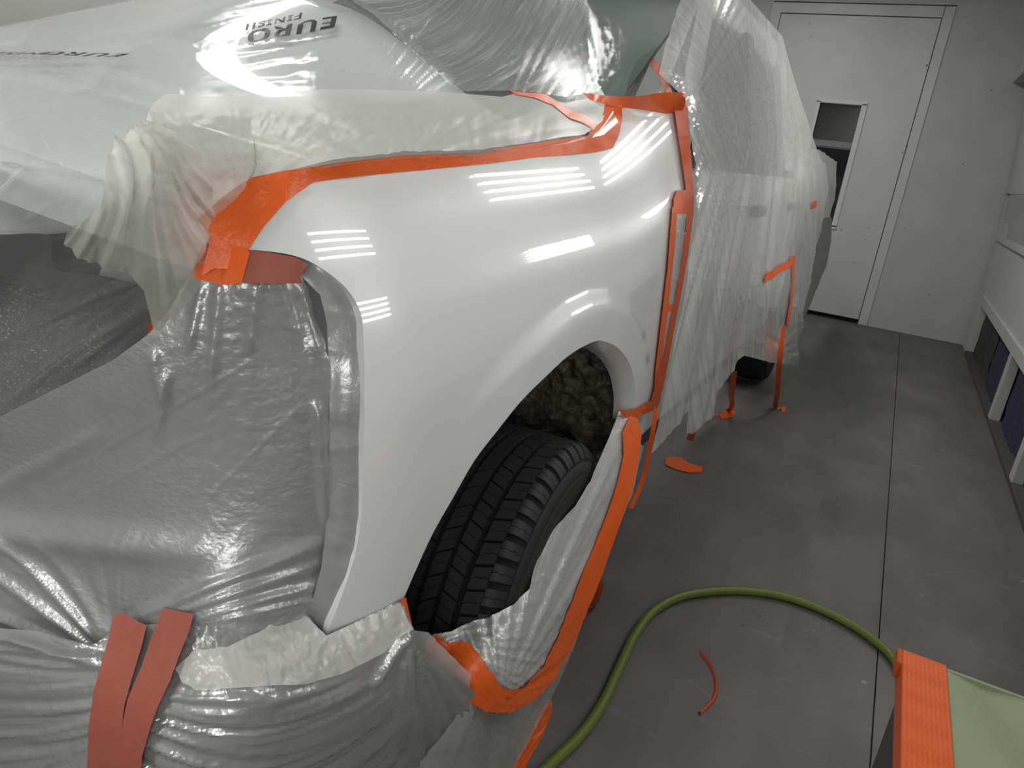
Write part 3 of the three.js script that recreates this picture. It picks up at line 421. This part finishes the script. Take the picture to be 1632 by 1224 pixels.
// ---- frosted film over lamp and bumper
const noseDepth = spline([[-60, 720, 'z', -0.455], [0, 680, 'z', -0.46], [120, 610, 'z', -0.485], [235, 545, 'z', -0.515], [300, 460, 'z', -0.55], [400, 450, 'z', -0.585], [500, 470, tF(560, 500, 0.0)], [527, 600, tF(580, 600, -0.005)], [524, 800, tF(576, 800, -0.005)], [500, 960, tF(540, 960, 0.0)], [300, 700, 'z', -0.545], [120, 800, 'z', -0.49], [-60, 1010, 'z', -0.41], [200, 985, 'z', -0.49], [400, 1000, 'z', -0.55]]);
const noseFold = (x, y) => 0.0025 * sstep(790, 900, y) * fan(x, y, 190, 1060, 4.5, 3.4, 0.0008) + 0.002 * sstep(330, 480, x) * sstep(780, 930, y) * fan(x, y, 620, 850, 12, 8.1, 0.002) + 0.0015 * sstep(560, 450, y) * fan(x, y, 400, 340, 8, 5.1, 0.001) + 0.0016 * fbm(x / 24, y / 18, 3) * sstep(200, 330, x) * sstep(900, 700, y) + 0.0006 * lines(x, y, -0.62, 70, 1.7, 0.06) + 0.014 * Math.exp(-(((y - 858 - (x - 100) * 0.1) / 26) ** 2)) * sstep(380, 200, x) + pulls(x, y, NOSE_PULLS);
const NOSE_PULLS = [[-30, 815, 186, 1040, 9, 0.012], [-40, 890, 180, 1050, 8, 0.008], [-60, 960, 178, 1055, 7, 0.006], [70, 860, 188, 1030, 10, 0.006], [205, 990, 520, 858, 10, 0.009], [215, 1000, 515, 895, 9, 0.008], [245, 1005, 505, 930, 8, 0.008], [300, 1000, 500, 955, 7, 0.006], [352, 448, 335, 610, 8, 0.005], [408, 446, 398, 560, 9, 0.007], [440, 446, 470, 540, 9, 0.005], [470, 452, 508, 575, 11, 0.008], [326, 446, 300, 560, 7, 0.005], [90, 765, 430, 556, 3, 0.0012], [320, 805, 470, 655, 3, 0.0012], [120, 800, 330, 690, 3, 0.001], [505, 640, 520, 840, 8, 0.007], [245, 560, 262, 640, 9, 0.007], [270, 590, 250, 700, 7, 0.005], [160, 690, -40, 800, 14, 0.004]];
const nosePos = surf(noseDepth, noseFold);
single('masking_film', sheetGeo([[-240, 794], [0, 664], [100, 614], [180, 574], [235, 534], [270, 495], [300, 440], [400, 428], [480, 440], [512, 462], [524, 520], [527, 600], [527, 700], [523, 830], [515, 900], [497, 960], [470, 1000], [440, 1030], [300, 1040], [200, 1060], [60, 1060], [-240, 1060]], 4, nosePos), M.filmFrost, 'grey overspray-dusted film hanging over the headlamp', 'plastic film');
// foil strip between film and fender
const foilDepth = spline([[570, 500, tF(572, 500, 0.014)], [572, 600, tF(575, 600, 0.012)], [570, 800, tF(571, 800, 0.012)], [548, 905, tF(550, 905, 0.012)], [510, 1000, tF(520, 1000, 0.012)], [490, 425, tF(500, 425, 0.016)], [525, 560, noseDepth(525, 560) - 0.003], [522, 800, noseDepth(522, 800) - 0.003], [495, 950, noseDepth(495, 950) - 0.003], [480, 450, noseDepth(480, 450) - 0.003]]);
const foilPos = surf(foilDepth, (x, y) => 0.0018 * lines(x, y, 0.15, 55, 3.3, 0.3) + 0.004 * fbm(x / 40, y / 90, 2));
single('masking_strip', sheetGeo([[440, 404], [475, 410], [503, 422], [532, 442], [553, 462], [568, 486], [574, 510], [576, 560], [577, 650], [575, 760], [571, 830], [562, 880], [549, 920], [533, 962], [514, 1010], [495, 1004], [480, 985], [498, 955], [513, 900], [520, 830], [525, 700], [525, 600], [521, 520], [510, 470], [480, 440], [440, 425]], 3, foilPos), M.foil, 'crinkled silver masking strip along the front edge of the fender', 'masking strip');
// ---- bumper film, pleated
const bumpDepth = spline([[-60, 1000, 'z', -0.4], [100, 1050, 'z', -0.42], [190, 1000, 'z', -0.47], [300, 1010, 'z', -0.5], [480, 970, tF(520, 1000, 0.0)], [520, 1010, tF(520, 1010, -0.012)], [640, 955, tF(642, 952, -0.01)], [640, 1040, 'x', -0.5], [-60, 1224, 'z', -0.39], [200, 1224, 'z', -0.42], [400, 1100, 'z', -0.5], [420, 1240, 'z', -0.52], [640, 1130, 'x', -0.49], [750, 1120, 'x', -0.48], [690, 1240, 'x', -0.53]]);
const bumpFold = (x, y) => { const l = sstep(240, 190, x), r = sstep(600, 670, x) * sstep(1010, 1060, y), m = (1 - l) * (1 - r); return 0.009 * l * sstep(1000, 1040, y) * sweep(x, y, [-60, 60, 200], [1000, 1030, 1040], [19, 16, 11], 3.3) + 0.009 * m * sstep(1070, 1115, y) * sweep(x, y, [250, 460, 660], [1100, 1096, 1005], [13, 17, 12], 6.1) + 0.008 * r * fan(x, y, 648, 1005, 6, 1.4, 0.001) + 0.0015 * crush(x, y, 38, 4.5) + 0.006 * sstep(230, 300, x) * sstep(400, 330, x) * sstep(1075, 1020, y) * crush(x, y, 22, 1.5) + pulls(x, y, [[-60, 1000, 190, 1062, 8, 0.008], [20, 1010, 185, 1070, 6, 0.007], [90, 1015, 182, 1060, 6, 0.006], [650, 1010, 590, 1100, 7, 0.007], [652, 1015, 640, 1180, 8, 0.007]]); };
const bumpPos = surf(bumpDepth, bumpFold);
single('masking_film', sheetGeo([[-240, 985], [60, 1005], [150, 1030], [190, 1000], [300, 990], [400, 985], [455, 960], [480, 968], [505, 1000], [520, 1013], [580, 985], [640, 955], [650, 985], [660, 1005], [650, 1020], [690, 1060], [735, 1085], [762, 1108], [755, 1140], [735, 1175], [690, 1235], [660, 1330], [-240, 1330]], 4, bumpPos), M.filmSilver, 'silvery pleated film wrapped round the front bumper', 'plastic film');
// glossy white film patch where bumper film laps the fender
const lapPos = over(bumpPos, 0.005, (x, y) => 0.003 * crush(x, y, 30, 6));
single('masking_film', sheetGeo([[282, 1066], [310, 1040], [360, 1036], [420, 1005], [450, 978], [475, 976], [500, 998], [518, 1015], [570, 992], [636, 960], [645, 985], [654, 1004], [632, 1018], [610, 1040], [540, 1075], [480, 1092], [400, 1096], [320, 1100], [295, 1090]], 3, lapPos), M.filmWhite, 'shiny white film patch stuck across the lower corner of the fender', 'plastic film');
// ---- bunched film at the hood corner and along the hood edge
const edgePos = over(surf(hoodDepth), 0.008, (x, y) => sstep(165, 200, y) * (0.008 * sstep(300, 240, y) * crush(x, y * 1.5, 110, 1.9) + 0.003 * fan(x, y, 370, 320, 7, 2.4) + 0.003 * fan(x, y, 660, 262, 7, 6.1)));
single('masking_film', sheetGeo([[205, 262], [205, 240], [228, 212], [243, 176], [262, 158], [330, 160], [400, 158], [440, 152], [500, 148], [560, 146], [700, 150], [800, 158], [830, 150], [900, 168], [935, 160], [968, 178], [958, 200], [930, 221], [850, 234], [760, 248], [640, 252], [540, 263], [445, 280], [402, 289], [370, 312], [335, 342], [320, 335], [290, 310], [262, 295], [235, 275]], 4, edgePos), M.filmSoft, 'creamy wrinkled film laid along the hood edge above the fender', 'plastic film');
const bunchPos = over(surf(hoodDepth), 0.016, (x, y) => 0.011 * fan(x, y, 196, 225, 3.6, 3.9, 0.0008) + 0.002 * crush(x, y, 60, 9));
single('masking_film', sheetGeo([[190, 258], [212, 232], [245, 224], [275, 240], [290, 262], [312, 300], [318, 335], [308, 355], [318, 372], [306, 410], [298, 436], [306, 448], [294, 480], [276, 520], [246, 536], [238, 500], [222, 440], [200, 418], [150, 388], [112, 372], [118, 348], [150, 318], [172, 288]], 3, bunchPos), M.filmSoft, 'bunched creamy film falling in folds from the hood corner', 'plastic film');
// ---- clear film over the windshield and pillar
const glassDepth = spline([[560, -60, 'x', -1.5], [800, 0, 'x', -1.18], [950, 30, 'x', -0.95], [945, 150, 'x', -0.735], [1040, 140, 'x', -0.68], [1085, 150, 'x', -0.6], [1080, 0, 'x', -0.77], [1000, 80, 'x', -0.8], [1075, -60, 'x', -0.83]]);
const glassPos = surf(glassDepth, (x, y) => 0.004 * fan(x, y, 1010, 330, 30, 2.9, 0.002));
single('masking_film', sheetGeo([[900, -60], [920, 0], [935, 40], [938, 90], [932, 150], [945, 162], [1000, 164], [1060, 160], [1085, 156], [1050, 118], [1062, 70], [1084, 0], [1090, -60]], 4, glassPos), M.filmGlass, 'thin clear film over the dark windshield corner', 'plastic film');
// ---- film over the cab side, doors and bed
const sideDepth = spline([[1085, -60, 'x', -0.82], [1084, 0, 'x', -0.765], [1040, 135, 'x', -0.69], [1095, 150, 'x', -0.585], [1105, 300, 'x', -0.505], [1090, 450, 'x', -0.498], [1060, 620, 'x', -0.495], [1045, 710, 'x', -0.5], [1180, 560, 'x', -0.48], [1260, 577, 'x', -0.425], [1230, 470, 'x', -0.47], [1265, 410, 'x', -0.505], [1215, 330, 'x', -0.5], [1290, 300, 'x', -0.5], [1300, 235, 'x', -0.55], [1245, 55, 'x', -0.69], [1175, -40, 'x', -0.71], [1210, 150, 'x', -0.62], [1200, 240, 'x', -0.55], [1140, 110, 'x', -0.63], [1338, 262, 'x', -0.525], [1330, 345, 'x', -0.5], [1300, 480, 'x', -0.46]]);
const sideFold = (x, y) => { const up = sstep(330, 190, y), dn = 1 - up, far = (1 + 0.8 * sstep(1150, 1300, x)) * (y < 260 ? sstep(0, 26, (110 * y - 235 * (x - 1190)) / 259) : 1); return far * (0.005 * up * fan(x, y, 1098, 165, 11, 1.1, 0.003) + 0.014 * dn * fan(x, y, 1290, -260, 34, 3.7, 0.0012) + 0.004 * dn * fan(x, y, 1290, -260, 90, 6.2, 0.0012) + 0.006 * up * sstep(1170, 1230, x) * fan(x, y, 1215, -420, 60, 5.5, 0.002) + 0.01 * sstep(500, 560, y) * sstep(1170, 1220, x) * crush(x, y, 24, 3)); };
const sidePos = surf(sideDepth, sideFold);
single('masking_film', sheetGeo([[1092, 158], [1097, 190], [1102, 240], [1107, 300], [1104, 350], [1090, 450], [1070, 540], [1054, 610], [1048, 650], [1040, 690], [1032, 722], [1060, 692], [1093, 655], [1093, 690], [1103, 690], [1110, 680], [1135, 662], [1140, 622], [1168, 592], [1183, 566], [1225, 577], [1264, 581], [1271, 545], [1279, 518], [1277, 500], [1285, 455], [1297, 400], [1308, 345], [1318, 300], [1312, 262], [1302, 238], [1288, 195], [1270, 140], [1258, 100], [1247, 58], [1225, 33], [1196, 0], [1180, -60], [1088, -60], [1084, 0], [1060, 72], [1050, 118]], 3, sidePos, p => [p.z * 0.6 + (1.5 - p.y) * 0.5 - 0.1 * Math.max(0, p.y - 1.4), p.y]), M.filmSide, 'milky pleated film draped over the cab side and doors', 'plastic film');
single('masking_film', sheetGeo([[1290, 236], [1312, 238], [1338, 258], [1339, 280], [1334, 320], [1328, 345], [1310, 352], [1300, 380], [1292, 420]], 3, over(surf(sideDepth, (x, y) => 0.012 * lines(x, y, 1.45, 7, 8.2, 0.05)), -0.04)), M.filmWhite, 'white film stretched round the rear corner of the truck bed', 'plastic film');
single('masking_film', sheetGeo([[1282, 500], [1290, 430], [1300, 375], [1312, 345], [1330, 335], [1336, 350], [1334, 385], [1326, 425], [1312, 462], [1295, 503]], 4, surf(sideDepth, (x, y) => 0.01 * lines(x, y, 1.7, 14, 2.2, 0.05), -0.06)), phys({ color: lin(0.3, 0.31, 0.31), roughness: 0.4 }), 'grey sheet for the bare rear bed corner, its shade put into the colour', 'plastic film');  // grey tone paints the shade on the uncovered bed corner
// ---- wheel opening film and skirt
const wellDepth = spline([[985, 655, 'x', -0.535], [1010, 665, 'x', -0.505], [1003, 740, 'x', -0.47], [940, 770, 'x', -0.512], [870, 900, 'x', -0.5], [960, 880, 'x', -0.45], [900, 1030, 'x', -0.44], [810, 1125, 'x', -0.455], [800, 1000, 'x', -0.49], [740, 1000, 'x', -0.56], [690, 1012, 'z', -0.985], [680, 1050, 'z', -0.975], [740, 1080, 'x', -0.5]]);
const wellFold = (x, y) => 0.008 * fan(x, y, 790, 1120, 8, 2.7, 0.0007) + 0.003 * crush(x, y, 46, 5) + 0.005 * sstep(900, 780, x) * fan(x, y, 690, 1020, 7, 6.6, 0.003);
const wellPos = surf(wellDepth, wellFold), wellCalm = surf(wellDepth, (x, y) => 0.35 * wellFold(x, y));
single('masking_film', sheetGeo([[985, 655], [1000, 668], [1014, 680], [1012, 720], [1000, 760], [985, 815], [960, 870], [930, 950], [900, 1025], [870, 1075], [835, 1115], [810, 1128], [770, 1105], [735, 1085], [705, 1050], [678, 1018], [690, 1010], [715, 1008], [740, 995], [780, 985], [815, 965], [838, 940], [848, 900], [858, 870], [880, 842], [915, 805], [938, 768], [952, 735], [972, 690]], 3, wellPos), M.filmWheel, 'crumpled white film bagged round the front tyre', 'plastic film');
const skirtDepth = spline([[1020, 740, 'x', -0.5], [1000, 800, 'x', -0.475], [960, 880, 'x', -0.465], [905, 1060, 'x', -0.47], [945, 950, 'x', -0.5], [880, 1120, 'x', -0.495], [820, 1240, 'x', -0.475], [760, 1110, 'x', -0.47], [700, 1240, 'x', -0.5], [660, 1010, 'x', -0.53], [740, 1150, 'x', -0.47]]);
const skirtPos = surf(skirtDepth, (x, y) => 0.004 * lines(x, y, 1.9, 24, 7.7, 0.08) + 0.003 * crush(x, y, 50, 2), -0.012);
single('masking_film', sheetGeo([[655, 1005], [690, 1010], [760, 1080], [810, 1110], [870, 1050], [930, 940], [975, 830], [1005, 760], [1018, 700], [1030, 712], [1012, 790], [985, 850], [965, 905], [955, 935], [935, 990], [905, 1070], [886, 1108], [860, 1160], [838, 1200], [815, 1250], [640, 1260], [690, 1200], [745, 1130], [755, 1108], [700, 1070], [665, 1030]], 4, skirtPos), M.filmClear, 'thin clear skirt film hanging from the fender to the floor', 'plastic film');

// ---------------------------------------------------------------- orange tape
let tapeN = 0;
const tapeFold = s => (x, y) => 0.0012 * crush(x, y, 30, s);
function tape(outline, pos, label, m = M.tape, lift = 0.004, cell = 3) { tapeN++; return single('tape_strip', sheetGeo(outline, cell, over(pos, lift, tapeFold(tapeN * 1.7))), m, label, 'tape'); }
const seamDepth = (() => { const c = []; for (const [x, y] of [[320, 360], [350, 330], [400, 290], [470, 270], [560, 255], [700, 244], [850, 230], [950, 205], [975, 170]]) c.push([x, y, hoodDepth(x, y) - 0.015]); for (const [x, y] of HOOD_SEAM) c.push([x, y, tF(x, y, -0.004)]); return spline(c); })();
const seamPos = surf(seamDepth);
tape([[314, 350], [345, 322], [385, 292], [402, 283], [445, 274], [540, 258], [640, 247], [760, 243], [850, 228], [935, 216], [950, 200], [960, 185], [963, 166], [990, 168], [991, 190], [986, 215], [976, 236], [950, 242], [870, 250], [700, 268], [560, 281], [498, 290], [455, 322], [420, 362], [397, 396], [392, 400], [385, 430], [340, 428], [320, 440], [333, 385], [330, 372]], seamPos, 'orange tape following the hood gap along the top of the fender', M.tape, 0.002);
tape([[322, 392], [345, 385], [392, 396], [398, 404], [392, 425], [386, 452], [362, 455], [312, 445], [306, 436]], surf(spline([[310, 440, noseDepth(310, 440) - 0.03], [330, 390, noseDepth(330, 445) - 0.03], [395, 395, tF(397, 398, -0.012)], [390, 452, noseDepth(390, 452) - 0.028]])), 'orange tape patch at the nose corner below the hood gap', M.tape, 0.002);
tape([[384, 398], [430, 403], [470, 410], [490, 420], [478, 440], [480, 452], [388, 452]], surf(spline([[386, 400, tF(400, 400, -0.01)], [480, 415, tF(485, 415, -0.01)], [388, 450, noseDepth(388, 450) - 0.024], [480, 450, noseDepth(480, 450) - 0.024]])), 'dusty red tape across the top of the headlamp film', M.tapeDusty, 0.002);
const cowlPos = surf(spline([[930, 150, 'x', -0.72], [985, 168, tF(988, 174, -0.006)], [1070, 180, tF(1074, 178, -0.004)], [1090, 150, 'x', -0.59], [1030, 150, 'x', -0.63], [950, 165, 'x', -0.66]]));
tape([[928, 149], [960, 153], [1020, 152], [1050, 147], [1085, 146], [1096, 152], [1086, 180], [1062, 181], [1020, 173], [990, 171], [960, 166], [940, 160]], cowlPos, 'orange tape along the windshield foot to the pillar', M.tape, 0.003);
const seamSide = surf((x, y) => onSkin(x, y) - 0.011);
tape([[1072, 165], [1094, 152], [1096, 200], [1101, 260], [1105, 310], [1104, 345], [1094, 345], [1093, 310], [1086, 260], [1078, 205]], seamSide, 'orange tape down the front door gap from the pillar');
tape([[1094, 338], [1104, 338], [1096, 400], [1086, 460], [1074, 520], [1064, 575], [1055, 620], [1046, 640], [1046, 612], [1056, 570], [1066, 515], [1078, 455], [1088, 395]], seamSide, 'narrow orange tape along the lower door gap');
tape([[1072, 318], [1078, 303], [1098, 303], [1098, 340], [1072, 342]], seamSide, 'orange tape over the top of the masked fender vent');
tape([[1070, 330], [1078, 330], [1076, 370], [1070, 430], [1064, 490], [1056, 550], [1050, 600], [1047, 640], [1040, 640], [1043, 590], [1049, 540], [1056, 480], [1062, 430]], seamSide, 'narrow orange tape down the front of the masked fender vent');
tape([[1056, 486], [1074, 484], [1073, 495], [1054, 497]], seamSide, 'short orange tape bridge across the masked fender vent');
single('masking_film', sheetGeo([[1076, 338], [1098, 338], [1092, 400], [1080, 460], [1066, 530], [1052, 600], [1048, 610], [1052, 560], [1062, 490], [1070, 410]], 3, over(seamSide, 0.002, (x, y) => 0.003 * crush(x, y, 12, 3))), M.filmWheel, 'crinkled clear film patch over the fender vent', 'plastic film');
tape([[984, 650], [1000, 655], [1012, 650], [1036, 638], [1044, 610], [1050, 612], [1052, 636], [1046, 650], [1018, 664], [1008, 672], [992, 662]], seamSide, 'orange tape across the fender foot behind the wheel');
tape([[1000, 664], [1012, 668], [1019, 690], [1014, 735], [1000, 790], [978, 850], [955, 915], [930, 975], [905, 1035], [880, 1080], [850, 1110], [812, 1131], [800, 1132], [796, 1110], [806, 1098], [828, 1092], [860, 1060], [885, 1010], [905, 960], [922, 915], [945, 865], [965, 815], [980, 770], [990, 725], [988, 690]], wellCalm, 'long orange tape edging the tyre bag from fender to bottom corner', M.tape, 0.011);
tape([[680, 1016], [694, 1010], [712, 1026], [748, 1030], [762, 1052], [790, 1088], [814, 1100], [816, 1128], [800, 1132], [768, 1128], [740, 1110], [722, 1086], [706, 1070], [702, 1056], [678, 1057], [677, 1030]], wellCalm, 'creased orange tape along the bottom front of the tyre bag', M.tape, 0.014);
tape([[636, 955], [644, 952], [652, 985], [655, 1000], [648, 1003], [640, 985]], surf(spline([[640, 955, tF(645, 950, -0.01)], [650, 1000, tF(660, 960, -0.03)], [636, 980, tF(640, 958, -0.02)]])), 'small orange tape tab at the front foot of the wheel arch');
tape([[186, 982], [200, 978], [225, 992], [240, 1000], [234, 1030], [222, 1070], [208, 1120], [203, 1165], [206, 1330], [146, 1330], [153, 1150], [160, 1095], [176, 1030]], surf(bumpDepth), 'wide dusty red tape strip down the bumper film', M.tapeDusty, 0.017);
tape([[266, 973], [282, 978], [312, 985], [306, 1012], [294, 1045], [280, 1085], [262, 1120], [250, 1150], [236, 1195], [226, 1330], [206, 1330], [204, 1160], [214, 1110], [236, 1060], [252, 1010]], surf(bumpDepth), 'second dusty red tape strip beside the wide one on the bumper', M.tapeDusty, 0.019);
tape([[806, 144], [818, 150], [870, 155], [905, 178], [930, 192], [950, 205], [944, 214], [930, 205], [905, 195], [880, 172], [850, 160], [820, 155]], edgePos, 'orange tape showing under the film at the rear of the hood', M.tape, 0.002);
tape([[1022, 84], [1032, 84], [1052, 100], [1062, 118], [1072, 148], [1062, 148], [1050, 118], [1036, 102]], over(glassPos, -0.012), 'orange tape tail up the windshield pillar under the film');
tape([[232, 512], [242, 490], [254, 498], [254, 520], [244, 534], [234, 532]], hoodPos, 'torn orange tape end below the bunched film', M.tape, 0.012);
tape([[1211, 441], [1235, 424], [1262, 406], [1266, 412], [1260, 420], [1236, 436], [1212, 452]], sidePos, 'orange tape across the rear door bottom', M.tape, 0.012, 2);
tape([[1258, 412], [1265, 410], [1262, 450], [1257, 490], [1251, 520], [1247, 516], [1253, 480], [1258, 445]], sidePos, 'orange tape running down the film from the rear door', M.tape, 0.012, 2);
tape([[1286, 322], [1294, 318], [1292, 330], [1287, 334]], sidePos, 'small orange tape tab below the rear door handle', M.tape, 0.014, 2);
// ribbons that reach the floor: given in metres
function ribbon(pts, w, label, twist = 0) {
  const c = new THREE.CatmullRomCurve3(pts.map(p => V3(...p))), P = [], I = [], U = [], n = 40;
  for (let i = 0; i <= n; i++) { const p = c.getPoint(i / n), t = c.getTangent(i / n), a = twist * i / n, s = V3(Math.cos(a), 0, Math.sin(a)); s.addScaledVector(t, -s.dot(t)).normalize(); for (const k of [-1, 1]) { P.push(p.x + s.x * w / 2 * k, p.y + s.y * w / 2 * k, p.z + s.z * w / 2 * k); U.push(k * w / 2, i / n * c.getLength()); } if (i < n) { const q = i * 2; I.push(q, q + 1, q + 2, q + 1, q + 3, q + 2); } }
  return single('tape_ribbon', geo(P, I, U), M.tape, label, 'tape', undefined);
}
const fl = (x, y, h = 0.002) => hit(x, y, 'y', h).toArray();
const sx = (x, y, v) => hit(x, y, 'x', v).toArray();
ribbon([sx(1248, 520, -0.44), sx(1242, 580, -0.41), sx(1239, 625, -0.4), fl(1238, 650), fl(1246, 655), fl(1250, 648, 0.02)], 0.03, 'orange tape ribbon hanging to the floor by the rear wheel');
ribbon([sx(1170, 590, -0.52), sx(1166, 625, -0.55), fl(1160, 655, 0.003), fl(1140, 662, 0.002)], 0.03, 'orange tape ribbon hanging under the rear door');
ribbon([sx(1104, 680, -0.55), sx(1102, 693, -0.56), sx(1099, 702, -0.57)], 0.03, 'short orange tape end below the hanging film');
ribbon([sx(1046, 650, -0.5), sx(1040, 690, -0.49), sx(1026, 760, -0.49), sx(1005, 810, -0.49)], 0.014, 'thin orange tape tail hanging from the door gap');
ribbon([sx(958, 928, -0.51), sx(954, 945, -0.52), fl(944, 968)], 0.02, 'short orange tape tail on the floor beside the skirt film');
// scraps lying on the floor
function scrap(outline, label, m = M.tape) { return single('tape_scrap', slabGeo(outline, 4, (x, y) => hit(x, y, 'y', 0.004 + 0.004 * crush(x, y, 14, 2)), V3(0, -0.003, 0)), m, label, 'tape'); }
scrap([[1062, 728], [1085, 728], [1098, 738], [1120, 744], [1118, 752], [1096, 752], [1078, 748], [1060, 740]], 'torn orange tape scrap lying on the floor beside the truck');
scrap([[1146, 660], [1160, 652], [1172, 656], [1168, 664], [1150, 668]], 'small orange tape scrap where the ribbon under the rear door meets the floor');
scrap([[868, 1122], [880, 1116], [879, 1136], [870, 1160], [858, 1186], [842, 1212], [832, 1240], [812, 1240], [826, 1205], [846, 1165], [858, 1140]], 'orange tape holding the skirt film to the floor');
{
  const c = new THREE.CatmullRomCurve3([[1117, 1039], [1128, 1052], [1137, 1068], [1142, 1088], [1139, 1110], [1128, 1124], [1115, 1136]].map(([x, y]) => V3(...fl(x, y, 0.006)))), P = [], I = [], n = 40;
  for (let i = 0; i <= n; i++) { const p = c.getPoint(i / n), t = c.getTangent(i / n), s = V3(t.z, 0, -t.x).normalize(); P.push(p.x - s.x * 0.006, 0.001, p.z - s.z * 0.006, p.x, 0.012, p.z, p.x + s.x * 0.006, 0.001, p.z + s.z * 0.006); if (i < n) for (const k of [0, 1]) { const q = i * 3 + k; I.push(q, q + 1, q + 3, q + 1, q + 4, q + 3); } }
  single('tape_scrap', geo(P, I), phys({ color: lin(0.42, 0.06, 0.025), roughness: 0.5 }), 'curled dark orange tape strip lying on the open floor', 'tape');
}
// ---------------------------------------------------------------- hose and stand
{
  const path = [[830, 1262], [880, 1216], [930, 1166], [962, 1118], [988, 1062], [1012, 1012], [1042, 974], [1082, 952], [1130, 943], [1190, 942], [1250, 951], [1310, 972], [1370, 1004], [1415, 1040], [1440, 1076], [1462, 1120], [1500, 1180]].map(([x, y]) => V3(...fl(x, y, 0.017)));
  single('air_hose', new THREE.TubeGeometry(new THREE.CatmullRomCurve3(path), 200, 0.015, 12), phys({ color: lin(0.9, 0.9, 0.9), map: tex(64, 512, (i, j) => { const n = fbm(j / 14, i / 20, 4); return [0.43 + 0.14 * n, 0.48 + 0.14 * n, 0.2 + 0.07 * n]; }, { srgb: true }), roughness: 0.5 }), 'olive green air hose looping across the grey floor', 'hose');
}
{
  const o = thing('masking_stand', 'box stand topped with green masking paper and an orange tape edge', 'stand');
  const x0 = 0.214, x1 = 0.78, z0 = -1.435, z1 = -0.72, h = 0.6;
  mesh('stand_body', box(x0 + 0.012, x1 - 0.01, 0, h - 0.02, z0 + 0.012, z1 - 0.01, 0.01), phys({ color: lin(0.08, 0.08, 0.08), roughness: 0.7 }), o);
  const P = [], I = [], U = [], n = 40, m = 40; for (let i = 0; i <= n; i++) for (let j = 0; j <= m; j++) { const x = x0 + 0.07 + (x1 - x0 - 0.07) * i / n, z = z0 + (z1 - z0) * j / m; P.push(x, h - 0.006 + 0.02 * noise((x - z * 0.6) * 7, (x + z) * 2.5) * Math.min(1, i / 6), z); U.push(x, z); if (i < n && j < m) { const a = i * (m + 1) + j; I.push(a, a + 1, a + m + 1, a + 1, a + m + 2, a + m + 1); } }
  mesh('masking_paper', geo(P, I, U), phys({ color: lin(0.24, 0.29, 0.17), roughness: 0.7, bumpMap: scaled(crinkleTex, 3), bumpScale: 0.002 }), o);
  mesh('paper_flap', box(x0 + 0.07, x1, h - 0.14, h - 0.004, z0 - 0.003, z0 + 0.004, 0.002), phys({ color: lin(0.24, 0.29, 0.17), roughness: 0.7 }), o);
  mesh('tape_edge', box(x0 - 0.003, x0 + 0.075, h - 0.05, h + 0.002, z0 - 0.004, z1, 0.004), M.tape, o);
  mesh('tape_tab', box(x0 - 0.012, x0 - 0.002, h - 0.03, h + 0.004, z0 + 0.0, z0 + 0.05, 0.003), M.tape, o);
}
// ---------------------------------------------------------------- print on the hood film
{
  const font = await new FontLoader().loadAsync('fonts/droid/droid_sans_bold.typeface.json');
  const printMat = phys({ color: lin(0.03, 0.03, 0.032), roughness: 0.4 });
  const print = (text, size, ox, oy, du, dv, name, label) => { const gs = font.generateShapes(text, size).map(s => new THREE.ShapeGeometry(s, 6)), g = mergeGeometries(gs), p = g.attributes.position, top = over(hoodPos, 0.005); for (let i = 0; i < p.count; i++) { const a = p.getX(i), b = p.getY(i), q = top(ox + a * du[0] + b * dv[0], oy + a * du[1] + b * dv[1]); p.setXYZ(i, q.x, q.y, q.z); } g.computeVertexNormals(); return mesh(name, g, printMat); };
  const o = thing('film_print', 'grey upside-down EURO FINISH lettering printed on the hood film', 'lettering');
  o.add(print('EURO', 1, 542, 27, [-40, 7.6], [-5, 19], 'lettering')); o.add(print('FINISH', 1, 484, 24, [-20, 4.2], [-2.5, 9.5], 'lettering'));
  const o2 = thing('film_print', 'dark lettering on the hood film squeezed to a thin line near the nose', 'lettering');
  o2.add(print('EURO', 1, 215, 90, [-38, -1], [-22, 5], 'lettering')); o2.add(print('FINISH', 1, 110, 89, [-26, -0.4], [-16, 3.5], 'lettering'));
}
renderer.render(scene, camera);
